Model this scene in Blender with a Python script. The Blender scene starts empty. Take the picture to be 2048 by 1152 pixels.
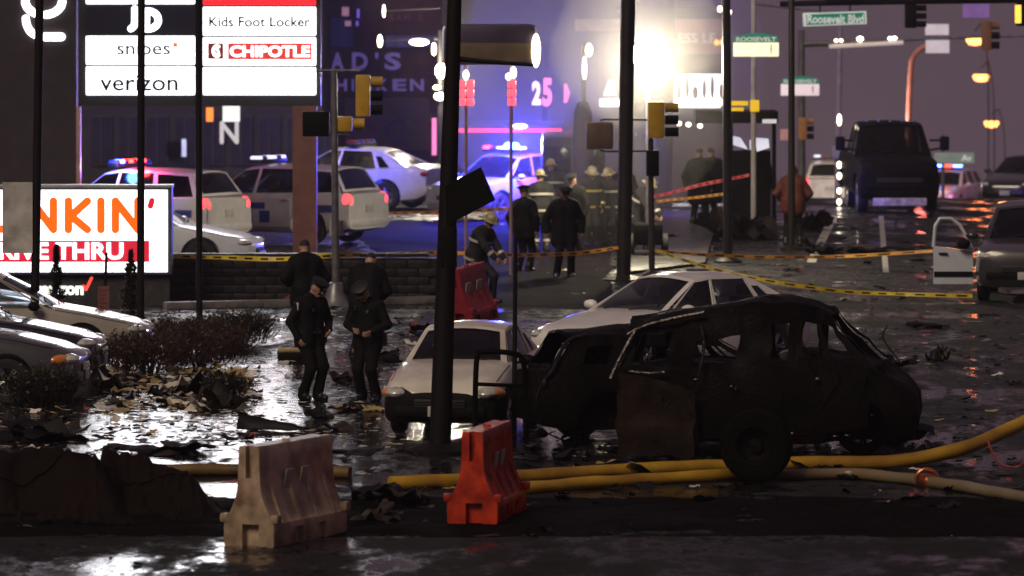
import bpy, bmesh, math, random
import numpy as np
from mathutils import Vector, Matrix, noise as mnoise
R = math.radians
random.seed(7)
scene = bpy.context.scene
C = scene.collection

# ---------------------------------------------------------------- camera
F = 200.0 * 2048 / 36.0          # focal length in photo pixels (200 mm lens)
HZ, CH = -50.0, 6.0              # row of the ground plane's vanishing line, camera height
cam = bpy.data.cameras.new('camera')
camo = bpy.data.objects.new('camera', cam); C.objects.link(camo)
camo.location = (0, 0, CH); camo.rotation_euler = (R(90), 0, 0)
cam.lens = 200; cam.sensor_width = 36; cam.clip_start = 1; cam.clip_end = 4000
cam.shift_y = -(576 - HZ) / 2048.0
cam.dof.use_dof = True; cam.dof.focus_distance = 79; cam.dof.aperture_fstop = 2.8
scene.camera = camo
# ---------------------------------------------------------------- sky
world = bpy.data.worlds.new('World'); scene.world = world; world.use_nodes = True
wn, wl = world.node_tree.nodes, world.node_tree.links
wn.clear()
sky = wn.new('ShaderNodeTexSky'); sky.sky_type = 'NISHITA'; sky.sun_disc = False
sky.sun_elevation = R(-3); sky.sun_rotation = R(200); sky.dust_density = 4
glow = wn.new('ShaderNodeMix'); glow.data_type = 'RGBA'; glow.blend_type = 'ADD'
glow.inputs[0].default_value = 1
glow.inputs[7].default_value = (0.72, 0.47, 0.64, 1)   # city light on low cloud
bg = wn.new('ShaderNodeBackground'); bg.inputs[1].default_value = 0.105
wo = wn.new('ShaderNodeOutputWorld')
wl.new(sky.outputs[0], glow.inputs[6]); wl.new(glow.outputs[2], bg.inputs[0]); wl.new(bg.outputs[0], wo.inputs[0])
# ---------------------------------------------------------------- night key light (town light from behind the camera, left)
sl = bpy.data.lights.new('sun', 'SUN'); sl.energy = 1.05; sl.angle = R(22); sl.color = (1, .82, .60)
so = bpy.data.objects.new('sun', sl); C.objects.link(so)
so.rotation_euler = Vector((0.50, 0.75, -0.75)).to_track_quat('-Z', 'Y').to_euler()
# ---------------------------------------------------------------- exposure
vs = scene.view_settings; vs.view_transform = 'Standard'; vs.look = 'None'; vs.exposure = 0.35; vs.gamma = 1
vs.use_curve_mapping = False
scene.render.engine = 'CYCLES'
cy = scene.cycles
cy.use_denoising = True
try: cy.denoiser = 'OPENIMAGEDENOISE'
except Exception: pass
cy.max_bounces = 5; cy.diffuse_bounces = 2; cy.glossy_bounces = 3; cy.transmission_bounces = 3
cy.volume_bounces = 0; cy.transparent_max_bounces = 12
cy.caustics_reflective = False; cy.caustics_refractive = False
cy.sample_clamp_indirect = 3.0

HAZE = 0.0003; SMOKE = 0.005
# ---------------------------------------------------------------- placing
def gz(Y):                         # ground height: level up to the crest, then it falls away
    t = Y - 149
    if t <= 0: return 0.0
    if t < 10: return -0.046 * t * t / 20
    return -0.046 * (t - 5)
def gd(py): return F * CH / (py - HZ)
def W(px, py, d): return Vector(((px - 1024) * d / F, d, CH - (py - HZ) * d / F))
def G(px, py):
    d = gd(py); return Vector(((px - 1024) * d / F, d, 0.0))
def PX(n, d): return n * d / F     # n photo pixels at distance d, in metres

# ---------------------------------------------------------------- materials
MATS = {}
def mat(name, col, rough=.5, metal=0, var=.25, vs_=3.0, bump=0, bs=30, coat=0, emis=0, ecol=None, col2=None, spec=.5, rvar=0):
    if name in MATS: return MATS[name]
    m = bpy.data.materials.new(name); m.use_nodes = True
    n, l = m.node_tree.nodes, m.node_tree.links
    p = n['Principled BSDF']
    tc = n.new('ShaderNodeTexCoord')
    ns = n.new('ShaderNodeTexNoise'); ns.inputs['Scale'].default_value = vs_; ns.inputs['Detail'].default_value = 5
    l.new(tc.outputs['Object'], ns.inputs['Vector'])
    rp = n.new('ShaderNodeValToRGB')
    c2 = col2 if col2 else tuple(max(0, c * (1 - var)) for c in col)
    c1 = tuple(min(1, c * (1 + var * .5)) for c in col) if not col2 else col
    rp.color_ramp.elements[0].position = .34; rp.color_ramp.elements[1].position = .66
    rp.color_ramp.elements[0].color = (*c2, 1); rp.color_ramp.elements[1].color = (*c1, 1)
    l.new(ns.outputs['Fac'], rp.inputs['Fac']); l.new(rp.outputs['Color'], p.inputs['Base Color'])
    p.inputs['Roughness'].default_value = rough; p.inputs['Metallic'].default_value = metal
    p.inputs['Specular IOR Level'].default_value = spec
    if coat: p.inputs['Coat Weight'].default_value = coat; p.inputs['Coat Roughness'].default_value = .08
    if rvar:
        mr = n.new('ShaderNodeMapRange'); l.new(ns.outputs['Fac'], mr.inputs[0])
        mr.inputs[1].default_value = .3; mr.inputs[2].default_value = .7
        mr.inputs[3].default_value = max(.03, rough - rvar); mr.inputs[4].default_value = min(1, rough + rvar)
        l.new(mr.outputs[0], p.inputs['Roughness'])
    if bump:
        nb = n.new('ShaderNodeTexNoise'); nb.inputs['Scale'].default_value = bs; nb.inputs['Detail'].default_value = 4
        l.new(tc.outputs['Object'], nb.inputs['Vector'])
        bp = n.new('ShaderNodeBump'); bp.inputs['Strength'].default_value = bump; bp.inputs['Distance'].default_value = .02
        l.new(nb.outputs['Fac'], bp.inputs['Height']); l.new(bp.outputs['Normal'], p.inputs['Normal'])
    if emis:
        p.inputs['Emission Color'].default_value = (*(ecol or col), 1); p.inputs['Emission Strength'].default_value = emis
    MATS[name] = m
    return m

def glass(name, tint=(.5, .52, .55), refl=1.0):
    if name in MATS: return MATS[name]
    m = bpy.data.materials.new(name); m.use_nodes = True
    n, l = m.node_tree.nodes, m.node_tree.links; n.clear()
    tr = n.new('ShaderNodeBsdfTransparent'); tr.inputs[0].default_value = (*tint, 1)
    gl = n.new('ShaderNodeBsdfGlossy'); gl.inputs['Roughness'].default_value = .12
    ns = n.new('ShaderNodeTexNoise'); ns.inputs['Scale'].default_value = 6
    mr = n.new('ShaderNodeMapRange'); mr.inputs[3].default_value = .05; mr.inputs[4].default_value = .25
    l.new(ns.outputs['Fac'], mr.inputs[0]); l.new(mr.outputs[0], gl.inputs['Roughness'])
    fr = n.new('ShaderNodeFresnel'); fr.inputs[0].default_value = 1.5
    mx = n.new('ShaderNodeMixShader'); o = n.new('ShaderNodeOutputMaterial')
    l.new(fr.outputs[0], mx.inputs[0]); l.new(tr.outputs[0], mx.inputs[1]); l.new(gl.outputs[0], mx.inputs[2])
    l.new(mx.outputs[0], o.inputs[0])
    MATS[name] = m
    return m

def emit(name, col, s):
    return mat(name, tuple(min(.8, c) for c in col), .4, emis=s, ecol=col, var=.03)

# ---------------------------------------------------------------- mesh builder
class MB:
    def __init__(s): s.v = []; s.f = []; s.m = []
    def add(s, v, f, mi=0, M=None):
        o = len(s.v)
        for p in v:
            p = Vector(p); s.v.append(M @ p if M else p)
        for q in f: s.f.append(tuple(i + o for i in q)); s.m.append(mi)
    def box(s, c, size, rot=None, mi=0, bev=0):
        x, y, z = (k / 2 for k in size)
        M = Matrix.Translation(Vector(c)) @ (rot.to_4x4() if rot else Matrix())
        if bev:
            b = min(bev, x * .9, y * .9, z * .9)
            bm = bmesh.new(); bmesh.ops.create_cube(bm, size=1)
            for q in bm.verts: q.co = Vector((q.co.x * 2 * x, q.co.y * 2 * y, q.co.z * 2 * z))
            bmesh.ops.bevel(bm, geom=list(bm.edges), offset=b, segments=2, profile=.6, affect='EDGES')
            s.add([q.co.copy() for q in bm.verts], [[q.index for q in f.verts] for f in bm.faces], mi, M); bm.free(); return s
        v = [(-x, -y, -z), (x, -y, -z), (x, y, -z), (-x, y, -z), (-x, -y, z), (x, -y, z), (x, y, z), (-x, y, z)]
        s.add(v, [(0, 3, 2, 1), (4, 5, 6, 7), (0, 1, 5, 4), (1, 2, 6, 5), (2, 3, 7, 6), (3, 0, 4, 7)], mi, M); return s
    def tube(s, pts, r, n=10, mi=0, cap=True):
        pts = [Vector(p) for p in pts]; rr = r if isinstance(r, (list, tuple)) else [r] * len(pts)
        o = len(s.v); up = Vector((0, 0, 1)); prev = None
        for i, p in enumerate(pts):
            t = (pts[min(i + 1, len(pts) - 1)] - pts[max(i - 1, 0)]).normalized()
            if prev is None:
                a = t.cross(up)
                if a.length < .01: a = t.cross(Vector((0, 1, 0)))
                a.normalize()
            else:
                a = (prev - t * prev.dot(t)).normalized()
            prev = a; b = t.cross(a)
            for k in range(n):
                an = 2 * math.pi * k / n
                s.v.append(p + (a * math.cos(an) + b * math.sin(an)) * rr[i])
        for i in range(len(pts) - 1):
            for k in range(n):
                s.f.append((o + i * n + k, o + i * n + (k + 1) % n, o + (i + 1) * n + (k + 1) % n, o + (i + 1) * n + k)); s.m.append(mi)
        if cap:
            s.f.append(tuple(o + k for k in range(n))[::-1]); s.m.append(mi)
            e = o + (len(pts) - 1) * n
            s.f.append(tuple(e + k for k in range(n))); s.m.append(mi)
        return s
    def lathe(s, prof, n=20, mi=0, M=None, closed=False):   # prof [(r,z)], axis z
        v = []; f = []
        for (r, z) in prof:
            for k in range(n):
                a = 2 * math.pi * k / n; v.append((r * math.cos(a), r * math.sin(a), z))
        P = len(prof)
        for i in range(P - 1 + (1 if closed else 0)):
            j = (i + 1) % P
            for k in range(n): f.append((i * n + k, i * n + (k + 1) % n, j * n + (k + 1) % n, j * n + k))
        s.add(v, f, mi, M); return s
    def ell(s, c, rad, n=14, mi=0, rot=None):
        prof = [(max(.001, math.cos(a)), math.sin(a)) for a in [(-.5 + i / 8) * math.pi for i in range(9)]]
        M = Matrix.Translation(Vector(c)) @ (rot.to_4x4() if rot else Matrix()) @ Matrix.Diagonal((*rad, 1))
        return s.lathe(prof, n, mi, M)
    def prism(s, poly, d0, d1, mi=0, M=None):                # poly in (x,z), extruded along y from d0 to d1
        n = len(poly)
        v = [(x, d0, z) for x, z in poly] + [(x, d1, z) for x, z in poly]
        f = [tuple(range(n)), tuple(range(2 * n - 1, n - 1, -1))] + [(i, n + i, n + (i + 1) % n, (i + 1) % n) for i in range(n)]
        s.add(v, f, mi, M); return s
    def grid(s, fn, nu, nv, mi=0):
        o = len(s.v)
        for i in range(nu + 1):
            for j in range(nv + 1): s.v.append(Vector(fn(i / nu, j / nv)))
        for i in range(nu):
            for j in range(nv):
                a = o + i * (nv + 1) + j
                s.f.append((a, a + nv + 1, a + nv + 2, a + 1)); s.m.append(mi)
        return s
    def mesh(s, name, smooth=35):
        me = bpy.data.meshes.new(name)
        me.from_pydata([tuple(p) for p in s.v], [], s.f)
        me.polygons.foreach_set('material_index', s.m)
        bm = bmesh.new(); bm.from_mesh(me); bmesh.ops.recalc_face_normals(bm, faces=list(bm.faces)); bm.to_mesh(me); bm.free()
        if smooth:
            me.polygons.foreach_set('use_smooth', [True] * len(me.polygons))
            me.set_sharp_from_angle(angle=R(smooth))
        me.update(); return me
    def obj(s, name, mats, parent=None, smooth=35, loc=None, rz=0):
        return mkobj(name, s.mesh(name, smooth), mats, parent, loc, rz)

def mkobj(name, me, mats, parent=None, loc=None, rz=0):
    mats = mats if isinstance(mats, (list, tuple)) else [mats]
    if not len(me.materials):
        for m in mats: me.materials.append(m)
    else:
        for i, m in enumerate(mats):
            if i < len(me.materials): me.materials[i] = m
            else: me.materials.append(m)
    o = bpy.data.objects.new(name, me); C.objects.link(o)
    if parent: o.parent = parent
    if loc is not None: o.location = loc
    o.rotation_euler.z = rz
    return o
def tag(o, label, cat, group=None):
    o['label'] = label; o['category'] = cat
    if group: o['group'] = group
    return o
def thing(name, label, cat, loc=(0, 0, 0), rz=0, group=None):
    o = bpy.data.objects.new(name, None); C.objects.link(o)
    o.location = loc; o.rotation_euler.z = rz; o.empty_display_size = .2
    return tag(o, label, cat, group)
def structure(o): o['kind'] = 'structure'; return o
def evaluated(o):
    dg = bpy.context.evaluated_depsgraph_get(); dg.update()
    return bpy.data.meshes.new_from_object(o.evaluated_get(dg))
def boolean_cut(me, cutter_mb):
    a = bpy.data.objects.new('tmp_a', me); C.objects.link(a)
    b = bpy.data.objects.new('tmp_b', cutter_mb.mesh('tmp_b', 0)); C.objects.link(b)
    md = a.modifiers.new('b', 'BOOLEAN'); md.operation = 'DIFFERENCE'; md.object = b; md.solver = 'EXACT'
    out = evaluated(a)
    bpy.data.objects.remove(a); bpy.data.objects.remove(b)
    if len(out.polygons) < 10: return me
    out.polygons.foreach_set('use_smooth', [True] * len(out.polygons)); out.set_sharp_from_angle(angle=R(35))
    return out
def text_mb(body, width=None, height=None, bold=0.0, extrude=.004, M=None, spacing=1.0, shear=0):
    cu = bpy.data.curves.new('t', 'FONT'); cu.body = body; cu.size = 1; cu.offset = bold; cu.extrude = .01; cu.resolution_u = 3
    cu.align_x = 'CENTER'; cu.align_y = 'CENTER'; cu.space_character = spacing; cu.shear = shear
    o = bpy.data.objects.new('t', cu); C.objects.link(o)
    me = evaluated(o); bpy.data.objects.remove(o)
    co = np.array([v.co[:] for v in me.vertices]); mn, mx = co.min(0), co.max(0); c = (mn + mx) / 2; sz = mx - mn
    sx = width / sz[0] if width else None; sy = height / sz[1] if height else None
    sx = sx or sy; sy = sy or sx
    mb = MB()
    # text lies in the x-z plane and faces -y (towards the camera)
    v = [((p[0] - c[0]) * sx, -(p[2] - c[2]) / max(sz[2], 1e-6) * extrude, (p[1] - c[1]) * sy) for p in co]
    mb.add(v, [tuple(p.vertices) for p in me.polygons], 0, M)
    bpy.data.meshes.remove(me)
    return mb
def lamp(name, loc, energy, col, r=.1, parent=None, kind='POINT', aim=None, spot=120, spec=1.0):
    L = bpy.data.lights.new(name, kind); L.energy = energy; L.color = col; L.shadow_soft_size = r; L.specular_factor = spec
    if kind == 'SPOT': L.spot_size = R(spot); L.spot_blend = .6
    o = bpy.data.objects.new(name, L); C.objects.link(o); o.location = loc
    if aim is not None: o.rotation_euler = (Vector(aim)).to_track_quat('-Z', 'Y').to_euler()
    if parent: o.parent = parent
    return o
# ================================================================ the setting
def asphalt():
    m = bpy.data.materials.new('wet_asphalt'); m.use_nodes = True
    n, l = m.node_tree.nodes, m.node_tree.links; p = n['Principled BSDF']
    tc = n.new('ShaderNodeTexCoord')
    def nz(sc, det=4, vec=None, ro=.55):
        x = n.new('ShaderNodeTexNoise'); x.inputs['Scale'].default_value = sc; x.inputs['Detail'].default_value = det
        x.inputs['Roughness'].default_value = ro
        l.new(vec or tc.outputs['Object'], x.inputs['Vector']); return x.outputs['Fac']
    mp = n.new('ShaderNodeMapping'); mp.inputs['Scale'].default_value = (.55, .22, 1)
    l.new(tc.outputs['Object'], mp.inputs['Vector'])
    pud = nz(1.7, 8, mp.outputs['Vector'], .68)
    # standing water lies mainly in the low spot round the officers
    m2 = n.new('ShaderNodeMapping'); m2.inputs['Location'].default_value = (4.2 / 5.5, -80 / 15, 0); m2.inputs['Scale'].default_value = (1 / 5.5, 1 / 15, 0)
    l.new(tc.outputs['Object'], m2.inputs['Vector'])
    ln = n.new('ShaderNodeVectorMath'); ln.operation = 'LENGTH'; l.new(m2.outputs['Vector'], ln.inputs[0])
    wr_ = n.new('ShaderNodeMapRange'); wr_.inputs[1].default_value = .5; wr_.inputs[2].default_value = 1.3; wr_.inputs[3].default_value = -.17; wr_.inputs[4].default_value = -.01
    l.new(ln.outputs['Value'], wr_.inputs[0])
    ad = n.new('ShaderNodeMath'); l.new(pud, ad.inputs[0]); l.new(wr_.outputs[0], ad.inputs[1]); pud = ad.outputs[0]
    r = n.new('ShaderNodeMapRange'); r.inputs[1].default_value = .42; r.inputs[2].default_value = .54
    r.inputs[3].default_value = .09; r.inputs[4].default_value = .95
    l.new(pud, r.inputs[0]); l.new(r.outputs[0], p.inputs['Roughness'])
    cr = n.new('ShaderNodeValToRGB')
    cr.color_ramp.elements[0].color = (.005, .005, .0055, 1); cr.color_ramp.elements[1].color = (.020, .019, .019, 1)
    cr.color_ramp.elements[0].position = .3; cr.color_ramp.elements[1].position = .7
    l.new(nz(2.2, 6), cr.inputs['Fac']); l.new(cr.outputs['Color'], p.inputs['Base Color'])
    b1 = n.new('ShaderNodeBump'); b1.inputs['Strength'].default_value = .26; b1.inputs['Distance'].default_value = .03
    l.new(nz(5, 5, None, .6), b1.inputs['Height'])
    b2 = n.new('ShaderNodeBump'); b2.inputs['Distance'].default_value = .006
    r2 = n.new('ShaderNodeMapRange'); r2.inputs[1].default_value = .42; r2.inputs[2].default_value = .56
    r2.inputs[3].default_value = .2; r2.inputs[4].default_value = .95
    l.new(pud, r2.inputs[0]); l.new(r2.outputs[0], b2.inputs['Strength'])
    l.new(nz(38, 3), b2.inputs['Height']); l.new(b1.outputs['Normal'], b2.inputs['Normal'])
    l.new(b2.outputs['Normal'], p.inputs['Normal'])
    p.inputs['Specular IOR Level'].default_value = .22
    return m
M_ASPH = asphalt()
ys = [20, 40, 60, 80, 100, 120, 140, 149, 151, 153, 155, 157, 159, 162, 170, 190, 215, 240, 270, 300, 340, 400, 500, 650, 900]
g = MB()
def gfar(Y):
    if Y <= 270: return gz(Y)
    return gz(270) - .034 * (Y - 270)
g.grid(lambda u, v: ((u - .5) * 360, ys[int(round(v * (len(ys) - 1)))], gfar(ys[int(round(v * (len(ys) - 1)))])), 6, len(ys) - 1)
structure(g.obj('ground', M_ASPH, smooth=60))

M_PAINT = mat('road_paint', (.5, .48, .44), .35, var=.6, vs_=9)
M_CONC = mat('kerb_concrete', (.16, .15, .145), .45, var=.5, vs_=4, bump=.3, bs=25)
# kerbs: each kerb stone run is a strip of setting with separate stones
def kerb(name, a, b, h=.13, w=.28, seg=1.8):
    a, b = Vector(a), Vector(b); L = (b - a).length; n = max(1, int(L / seg)); d = (b - a) / n
    rot = Matrix.Rotation(math.atan2(d.y, d.x), 3, 'Z')
    base = MB().box((a + b) / 2 + Vector((0, 0, h / 2 - .02)), (L, w - .03, h - .02), rot).obj(name, M_CONC); structure(base)
    me = None
    for i in range(n):
        if me is None: me = MB().box((0, 0, h / 2), (d.length - .02, w, h), None, 0, .02).mesh('kerb_stone')
        o = bpy.data.objects.new('kerb_stone', me); C.objects.link(o); o.parent = base
        if i == 0: me.materials.append(M_CONC)
        o.location = a + d * (i + .5) + Vector((0, 0, random.uniform(-.006, .006))); o.rotation_euler.z = math.atan2(d.y, d.x)
kerb('kerb', G(330, 618), G(900, 606))
# white edge line running up to the crest, and lane lines
def line(x0, y0, x1, y1, w=.15, name='lane_line'):
    a, b = G(x0, y0), G(x1, y1); d = (b - a).normalized(); s = Vector((d.y, -d.x, 0)) * w / 2
    z = Vector((0, 0, .005)); n = 12
    mb = MB().grid(lambda u, v: a.lerp(b, u) + s * (2 * v - 1) + z, n, 1)
    structure(mb.obj(name, M_PAINT))
line(1622, 525, 1668, 432, .2); line(1772, 545, 1762, 432, .12)
# dark rubble strip in front of the wrecks
M_SOIL = mat('burnt_rubble', (.004, .003, .0028), .95, var=.6, vs_=5, bump=.9, bs=14, rvar=.05, spec=.06)
def soil(u, v):
    x = -6.6 + u * 13.2; y = 60.55 + v * 5.2
    e = min(1, u * 12, (1 - u) * 12, v * 7, (1 - v) * 4)
    h = mnoise.fractal(Vector((x * 1.3, y * 1.3, 3)), 1, 2, 4)
    wob = mnoise.noise(Vector((x * .8, 9, 0))) * .3
    return (x, y + wob * (1 - v), max(-.02, -.015 + e * (.05 + .055 * h)))
structure(MB().grid(soil, 130, 50).obj('rubble_ground', M_SOIL, smooth=60))
# dark earth verge, added to cut wet reflections, between the block wall and the road, where the officers' group stands
M_VERGE = mat('muddy_verge', (.012, .009, .011), .97, var=.6, vs_=1.5, bump=1, bs=6, spec=.03)
va, vb, vc, vd = G(890, 618), G(1238, 632), G(1238, 436), G(640, 436)
def verge(u, v):
    p = va.lerp(vb, u).lerp(vd.lerp(vc, u), v); e = min(1, u * 10, (1 - u) * 10, v * 10, (1 - v) * 10)
    return p + Vector((0, 0, -.02 + e * (.06 + .03 * mnoise.fractal(p * .8, 1, 2, 3))))
structure(MB().grid(verge, 60, 60).obj('verge', M_VERGE, smooth=60))
# pavement slabs on the right island, behind the white sedan
M_SLAB = mat('pavement', (.06, .057, .055), .4, var=.5, vs_=2.5, bump=.4, bs=30, rvar=.15)
pv = MB()
a, b, c, d = G(1225, 553), G(1410, 530), G(1440, 425), G(1330, 425)
pv.grid(lambda u, v: a.lerp(b, u).lerp(d.lerp(c, u), v) + Vector((0, 0, .06)), 8, 30)
structure(pv.obj('pavement', M_SLAB))
# ================================================================ vehicles
def lerp(a, b, t): return a + (b - a) * t
def interp_rows(rows, x):
    xs = [r[0] for r in rows]
    if x >= xs[0]: return rows[0]
    for i in range(len(rows) - 1):
        if xs[i] >= x >= xs[i + 1]:
            t = (xs[i] - x) / (xs[i] - xs[i + 1]); t2 = t
            return tuple(lerp(p, q, t2) for p, q in zip(rows[i], rows[i + 1]))
    return rows[-1]
def half_ring(st):
    x, zb, zs, zt, w = st; h = zs - zb
    return [(0, zb), (.78 * w, zb), (.94 * w, zb + .05 * h), (.985 * w, zb + .18 * h), (w, zb + .42 * h), (.995 * w, zb + .62 * h),
            (.975 * w, zb + .84 * h), (.945 * w, zs), (.88 * w, lerp(zs, zt, .5)), (.72 * w, lerp(zs, zt, .82)), (.4 * w, lerp(zs, zt, .97)), (0, zt)]
def side_y(rows, x, z):
    r = half_ring(interp_rows(rows, x))
    for i in range(1, 8):
        if r[i][1] <= z <= r[i + 1][1]:
            t = (z - r[i][1]) / max(1e-6, r[i + 1][1] - r[i][1]); return lerp(r[i][0], r[i + 1][0], t)
    return r[1][0] if z < r[1][1] else r[8][0]
def loft_body(rows):
    xs = []
    for i in range(len(rows) - 1):
        n = max(1, int(round((rows[i][0] - rows[i + 1][0]) / .22)))
        xs += [lerp(rows[i][0], rows[i + 1][0], k / n) for k in range(n)]
    xs.append(rows[-1][0])
    mb = MB(); rings = []
    for x in xs:
        hr = half_ring(interp_rows(rows, x))
        ring = [(x, y, z) for y, z in hr] + [(x, -y, z) for y, z in hr[-2:0:-1]]
        o = len(mb.v); mb.v += [Vector(p) for p in ring]; rings.append((o, len(ring)))
    for (a, n), (b, _) in zip(rings, rings[1:]):
        for k in range(n): mb.f.append((a + k, a + (k + 1) % n, b + (k + 1) % n, b + k)); mb.m.append(0)
    a, n = rings[0]; mb.f.append(tuple(a + k for k in range(n))); mb.m.append(0)
    a, n = rings[-1]; mb.f.append(tuple(a + k for k in range(n))[::-1]); mb.m.append(0)
    return mb
def patch(c00, c10, c11, c01, bulge=Vector((0, 0, 0))):
    c00, c10, c11, c01 = map(Vector, (c00, c10, c11, c01)); bulge = Vector(bulge)
    return lambda u, v: c00.lerp(c10, u).lerp(c01.lerp(c11, u), v) + bulge * (4 * u * (1 - u)) * (.4 + 2.4 * v * (1 - v))
def frame_and_pane(fr, pn, fn, mu0, mu1, mv0, mv1, off, n=4):
    us = [0, mu0, 1 - mu1, 1]; vs2 = [0, mv0, 1 - mv1, 1]
    for i in range(3):
        for j in range(3):
            if i == 1 and j == 1: continue
            fr.grid(lambda u, v: fn(lerp(us[i], us[i + 1], u), lerp(vs2[j], vs2[j + 1], v)), n, n)
    off = Vector(off)
    # reveal
    def e(a, b):
        fr.grid(lambda u, v: fn(lerp(a[0], b[0], u), lerp(a[1], b[1], u)) + off * v, n, 1)
    A, B, D, E = (mu0, mv0), (1 - mu1, mv0), (1 - mu1, 1 - mv1), (mu0, 1 - mv1)
    for a, b in ((A, B), (B, D), (D, E), (E, A)): e(a, b)
    if pn is not None: pn.grid(lambda u, v: fn(lerp(mu0, 1 - mu1, u), lerp(mv0, 1 - mv1, v)) + off, n, n)

SEDAN = dict(rows=[(2.42, .36, .52, .60, .50), (2.35, .24, .58, .66, .74), (2.12, .19, .68, .76, .86), (1.5, .19, .80, .89, .91), (.98, .19, .88, .98, .92),
                   (0, .19, .92, .98, .92), (-1.0, .19, .95, 1.0, .92), (-1.7, .19, .98, 1.06, .90), (-2.15, .24, .98, 1.08, .84), (-2.38, .36, .88, .98, .72)],
             bb=[1.02, -.12, -1.2, -1.9], tt=[.12, -.2, -.98, -1.2], zb=[.92, .94, .97, 1.03], zt=[1.39, 1.43, 1.41, 1.36], yb=.80, yt=.58, wx=(1.45, -1.4), wr=.335,
             bays=[(.06, .05, .04, .07), (.03, .06, .04, .07), (.05, .55, .05, .3)], head=(2.20, .66, .62, .22, .14, .075), tail=(-2.28, .62, .86, .12, .2, .07))
OLD = dict(rows=[(2.28, .34, .54, .62, .52), (2.2, .22, .60, .70, .74), (1.95, .18, .70, .80, .82), (1.4, .18, .80, .93, .85), (.92, .18, .87, .99, .86),
                 (0, .18, .90, .97, .86), (-1.0, .18, .92, .98, .86), (-1.6, .18, .94, 1.02, .84), (-2.05, .22, .93, 1.02, .80), (-2.25, .36, .84, .92, .70)],
           bb=[1.0, -.08, -1.05, -1.7], tt=[.22, -.15, -.9, -1.0], zb=[.90, .92, .94, .99], zt=[1.34, 1.38, 1.36, 1.33], yb=.75, yt=.56, wx=(1.33, -1.32), wr=.31,
           bays=[(.06, .05, .04, .07), (.03, .06, .04, .07), (.05, .5, .05, .3)], head=(2.13, .60, .60, .17, .18, .085), tail=(-2.16, .58, .8, .12, .18, .09))
SUV = dict(rows=[(2.50, .42, .76, .86, .66), (2.42, .30, .86, .98, .88), (2.0, .27, .98, 1.07, .96), (1.2, .26, 1.06, 1.15, .99), (.4, .26, 1.09, 1.16, 1.0),
                 (-1.2, .26, 1.13, 1.18, 1.0), (-2.1, .28, 1.15, 1.21, .97), (-2.45, .36, 1.08, 1.14, .9)],
           bb=[1.10, .0, -1.08, -2.25], tt=[.32, -.08, -1.0, -1.95], zb=[1.10, 1.13, 1.16, 1.19], zt=[1.66, 1.73, 1.72, 1.67], yb=.89, yt=.68, wx=(1.5, -1.45), wr=.38,
           bays=[(.06, .04, .05, .08), (.04, .05, .05, .08), (.06, .12, .05, .1)], head=(2.28, .72, .86, .2, .2, .09), tail=(-2.34, .80, 1.0, .14, .12, .16))
TRUCK = dict(rows=[(2.95, .45, 1.1, 1.22, .86), (2.88, .36, 1.2, 1.32, 1.0), (2.5, .36, 1.3, 1.40, 1.03), (1.5, .42, 1.36, 1.46, 1.05), (.9, .42, 1.40, 1.5, 1.05),
                   (-.6, .42, 1.42, 1.5, 1.05), (-2.6, .45, 1.42, 1.5, 1.05), (-2.9, .5, 1.38, 1.45, 1.0)],
             bb=[1.3, .2, -.9, -1.1], tt=[.7, .15, -.7, -.85], zb=[1.42, 1.44, 1.45, 1.46], zt=[2.16, 2.22, 2.22, 2.18], yb=.98, yt=.80, wx=(1.95, -1.8), wr=.46,
             bays=[(.06, .04, .05, .08), (.05, .06, .05, .08), (.4, .4, .3, .3)], head=(2.82, .80, 1.0, .12, .18, .13), tail=(-2.85, .9, 1.1, .08, .1, .16))

M_TYRE = mat('tyre_rubber', (.012, .012, .012), .75, bump=.2, bs=60)
M_RIM = mat('alloy_rim', (.35, .35, .36), .3, .9)
M_TRIM = mat('black_trim', (.012, .012, .013), .35)
M_GLASS = glass('car_glass', (.42, .45, .48))
M_GLASSD = glass('dark_car_glass', (.12, .12, .13))
M_CHROME = mat('chrome', (.5, .5, .5), .15, 1)
M_LENS = mat('lamp_lens', (.55, .55, .52), .1, coat=1, var=.4, vs_=12)
M_AMBER = mat('amber_lens', (.75, .25, .04), .15, coat=1)
M_REDL = mat('red_lens', (.35, .012, .01), .12, coat=1)
M_SEAT = mat('seat_cloth', (.03, .03, .032), .8)
M_PLATE = mat('plate', (.5, .5, .5), .4)
TYREME = RIMME = None
def wheel_meshes():
    global TYREME, RIMME
    prof = [(.62, -.27), (.80, -.31), (.93, -.30), (.985, -.25), (1, -.12), (1, .12), (.985, .25), (.93, .30), (.80, .31), (.62, .27)]
    X = Matrix.Rotation(R(90), 4, 'X')
    TYREME = MB().lathe(prof, 28, 0, X).mesh('tyre'); TYREME.materials.append(M_TYRE)
    mb = MB().lathe([(.64, .27), (.60, .26), (.58, -.26), (.64, -.27)], 28, 0, X)
    mb.lathe([(.001, .24), (.13, .24), (.16, .18), (.16, -.18), (.13, -.24), (.001, -.24)], 16, 0, X)
    for i in range(5):
        a = 2 * math.pi * i / 5
        for s in (-1, 1):
            b = a + s * .14
            mb.tube([(.10 * math.cos(a), -.20, .10 * math.sin(a)), (.60 * math.cos(b), -.23, .60 * math.sin(b))], [.06, .05], 6)
            mb.tube([(.10 * math.cos(a), .20, .10 * math.sin(a)), (.60 * math.cos(b), .23, .60 * math.sin(b))], [.06, .05], 6)
    RIMME = mb.mesh('rim'); RIMME.materials.append(M_RIM)
wheel_meshes()
def add_wheel(t, x, y, r, burnt=None, turn=0):
    w = bpy.data.objects.new('wheel', RIMME.copy() if burnt else RIMME); C.objects.link(w); w.parent = t
    w.location = (x, y, r); w.scale = (r, r * .95, r); w.rotation_euler = (0, random.random() * 3, turn)
    if burnt: w.data.materials[0] = burnt
    k = bpy.data.objects.new('tyre', TYREME); C.objects.link(k); k.parent = w
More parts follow.
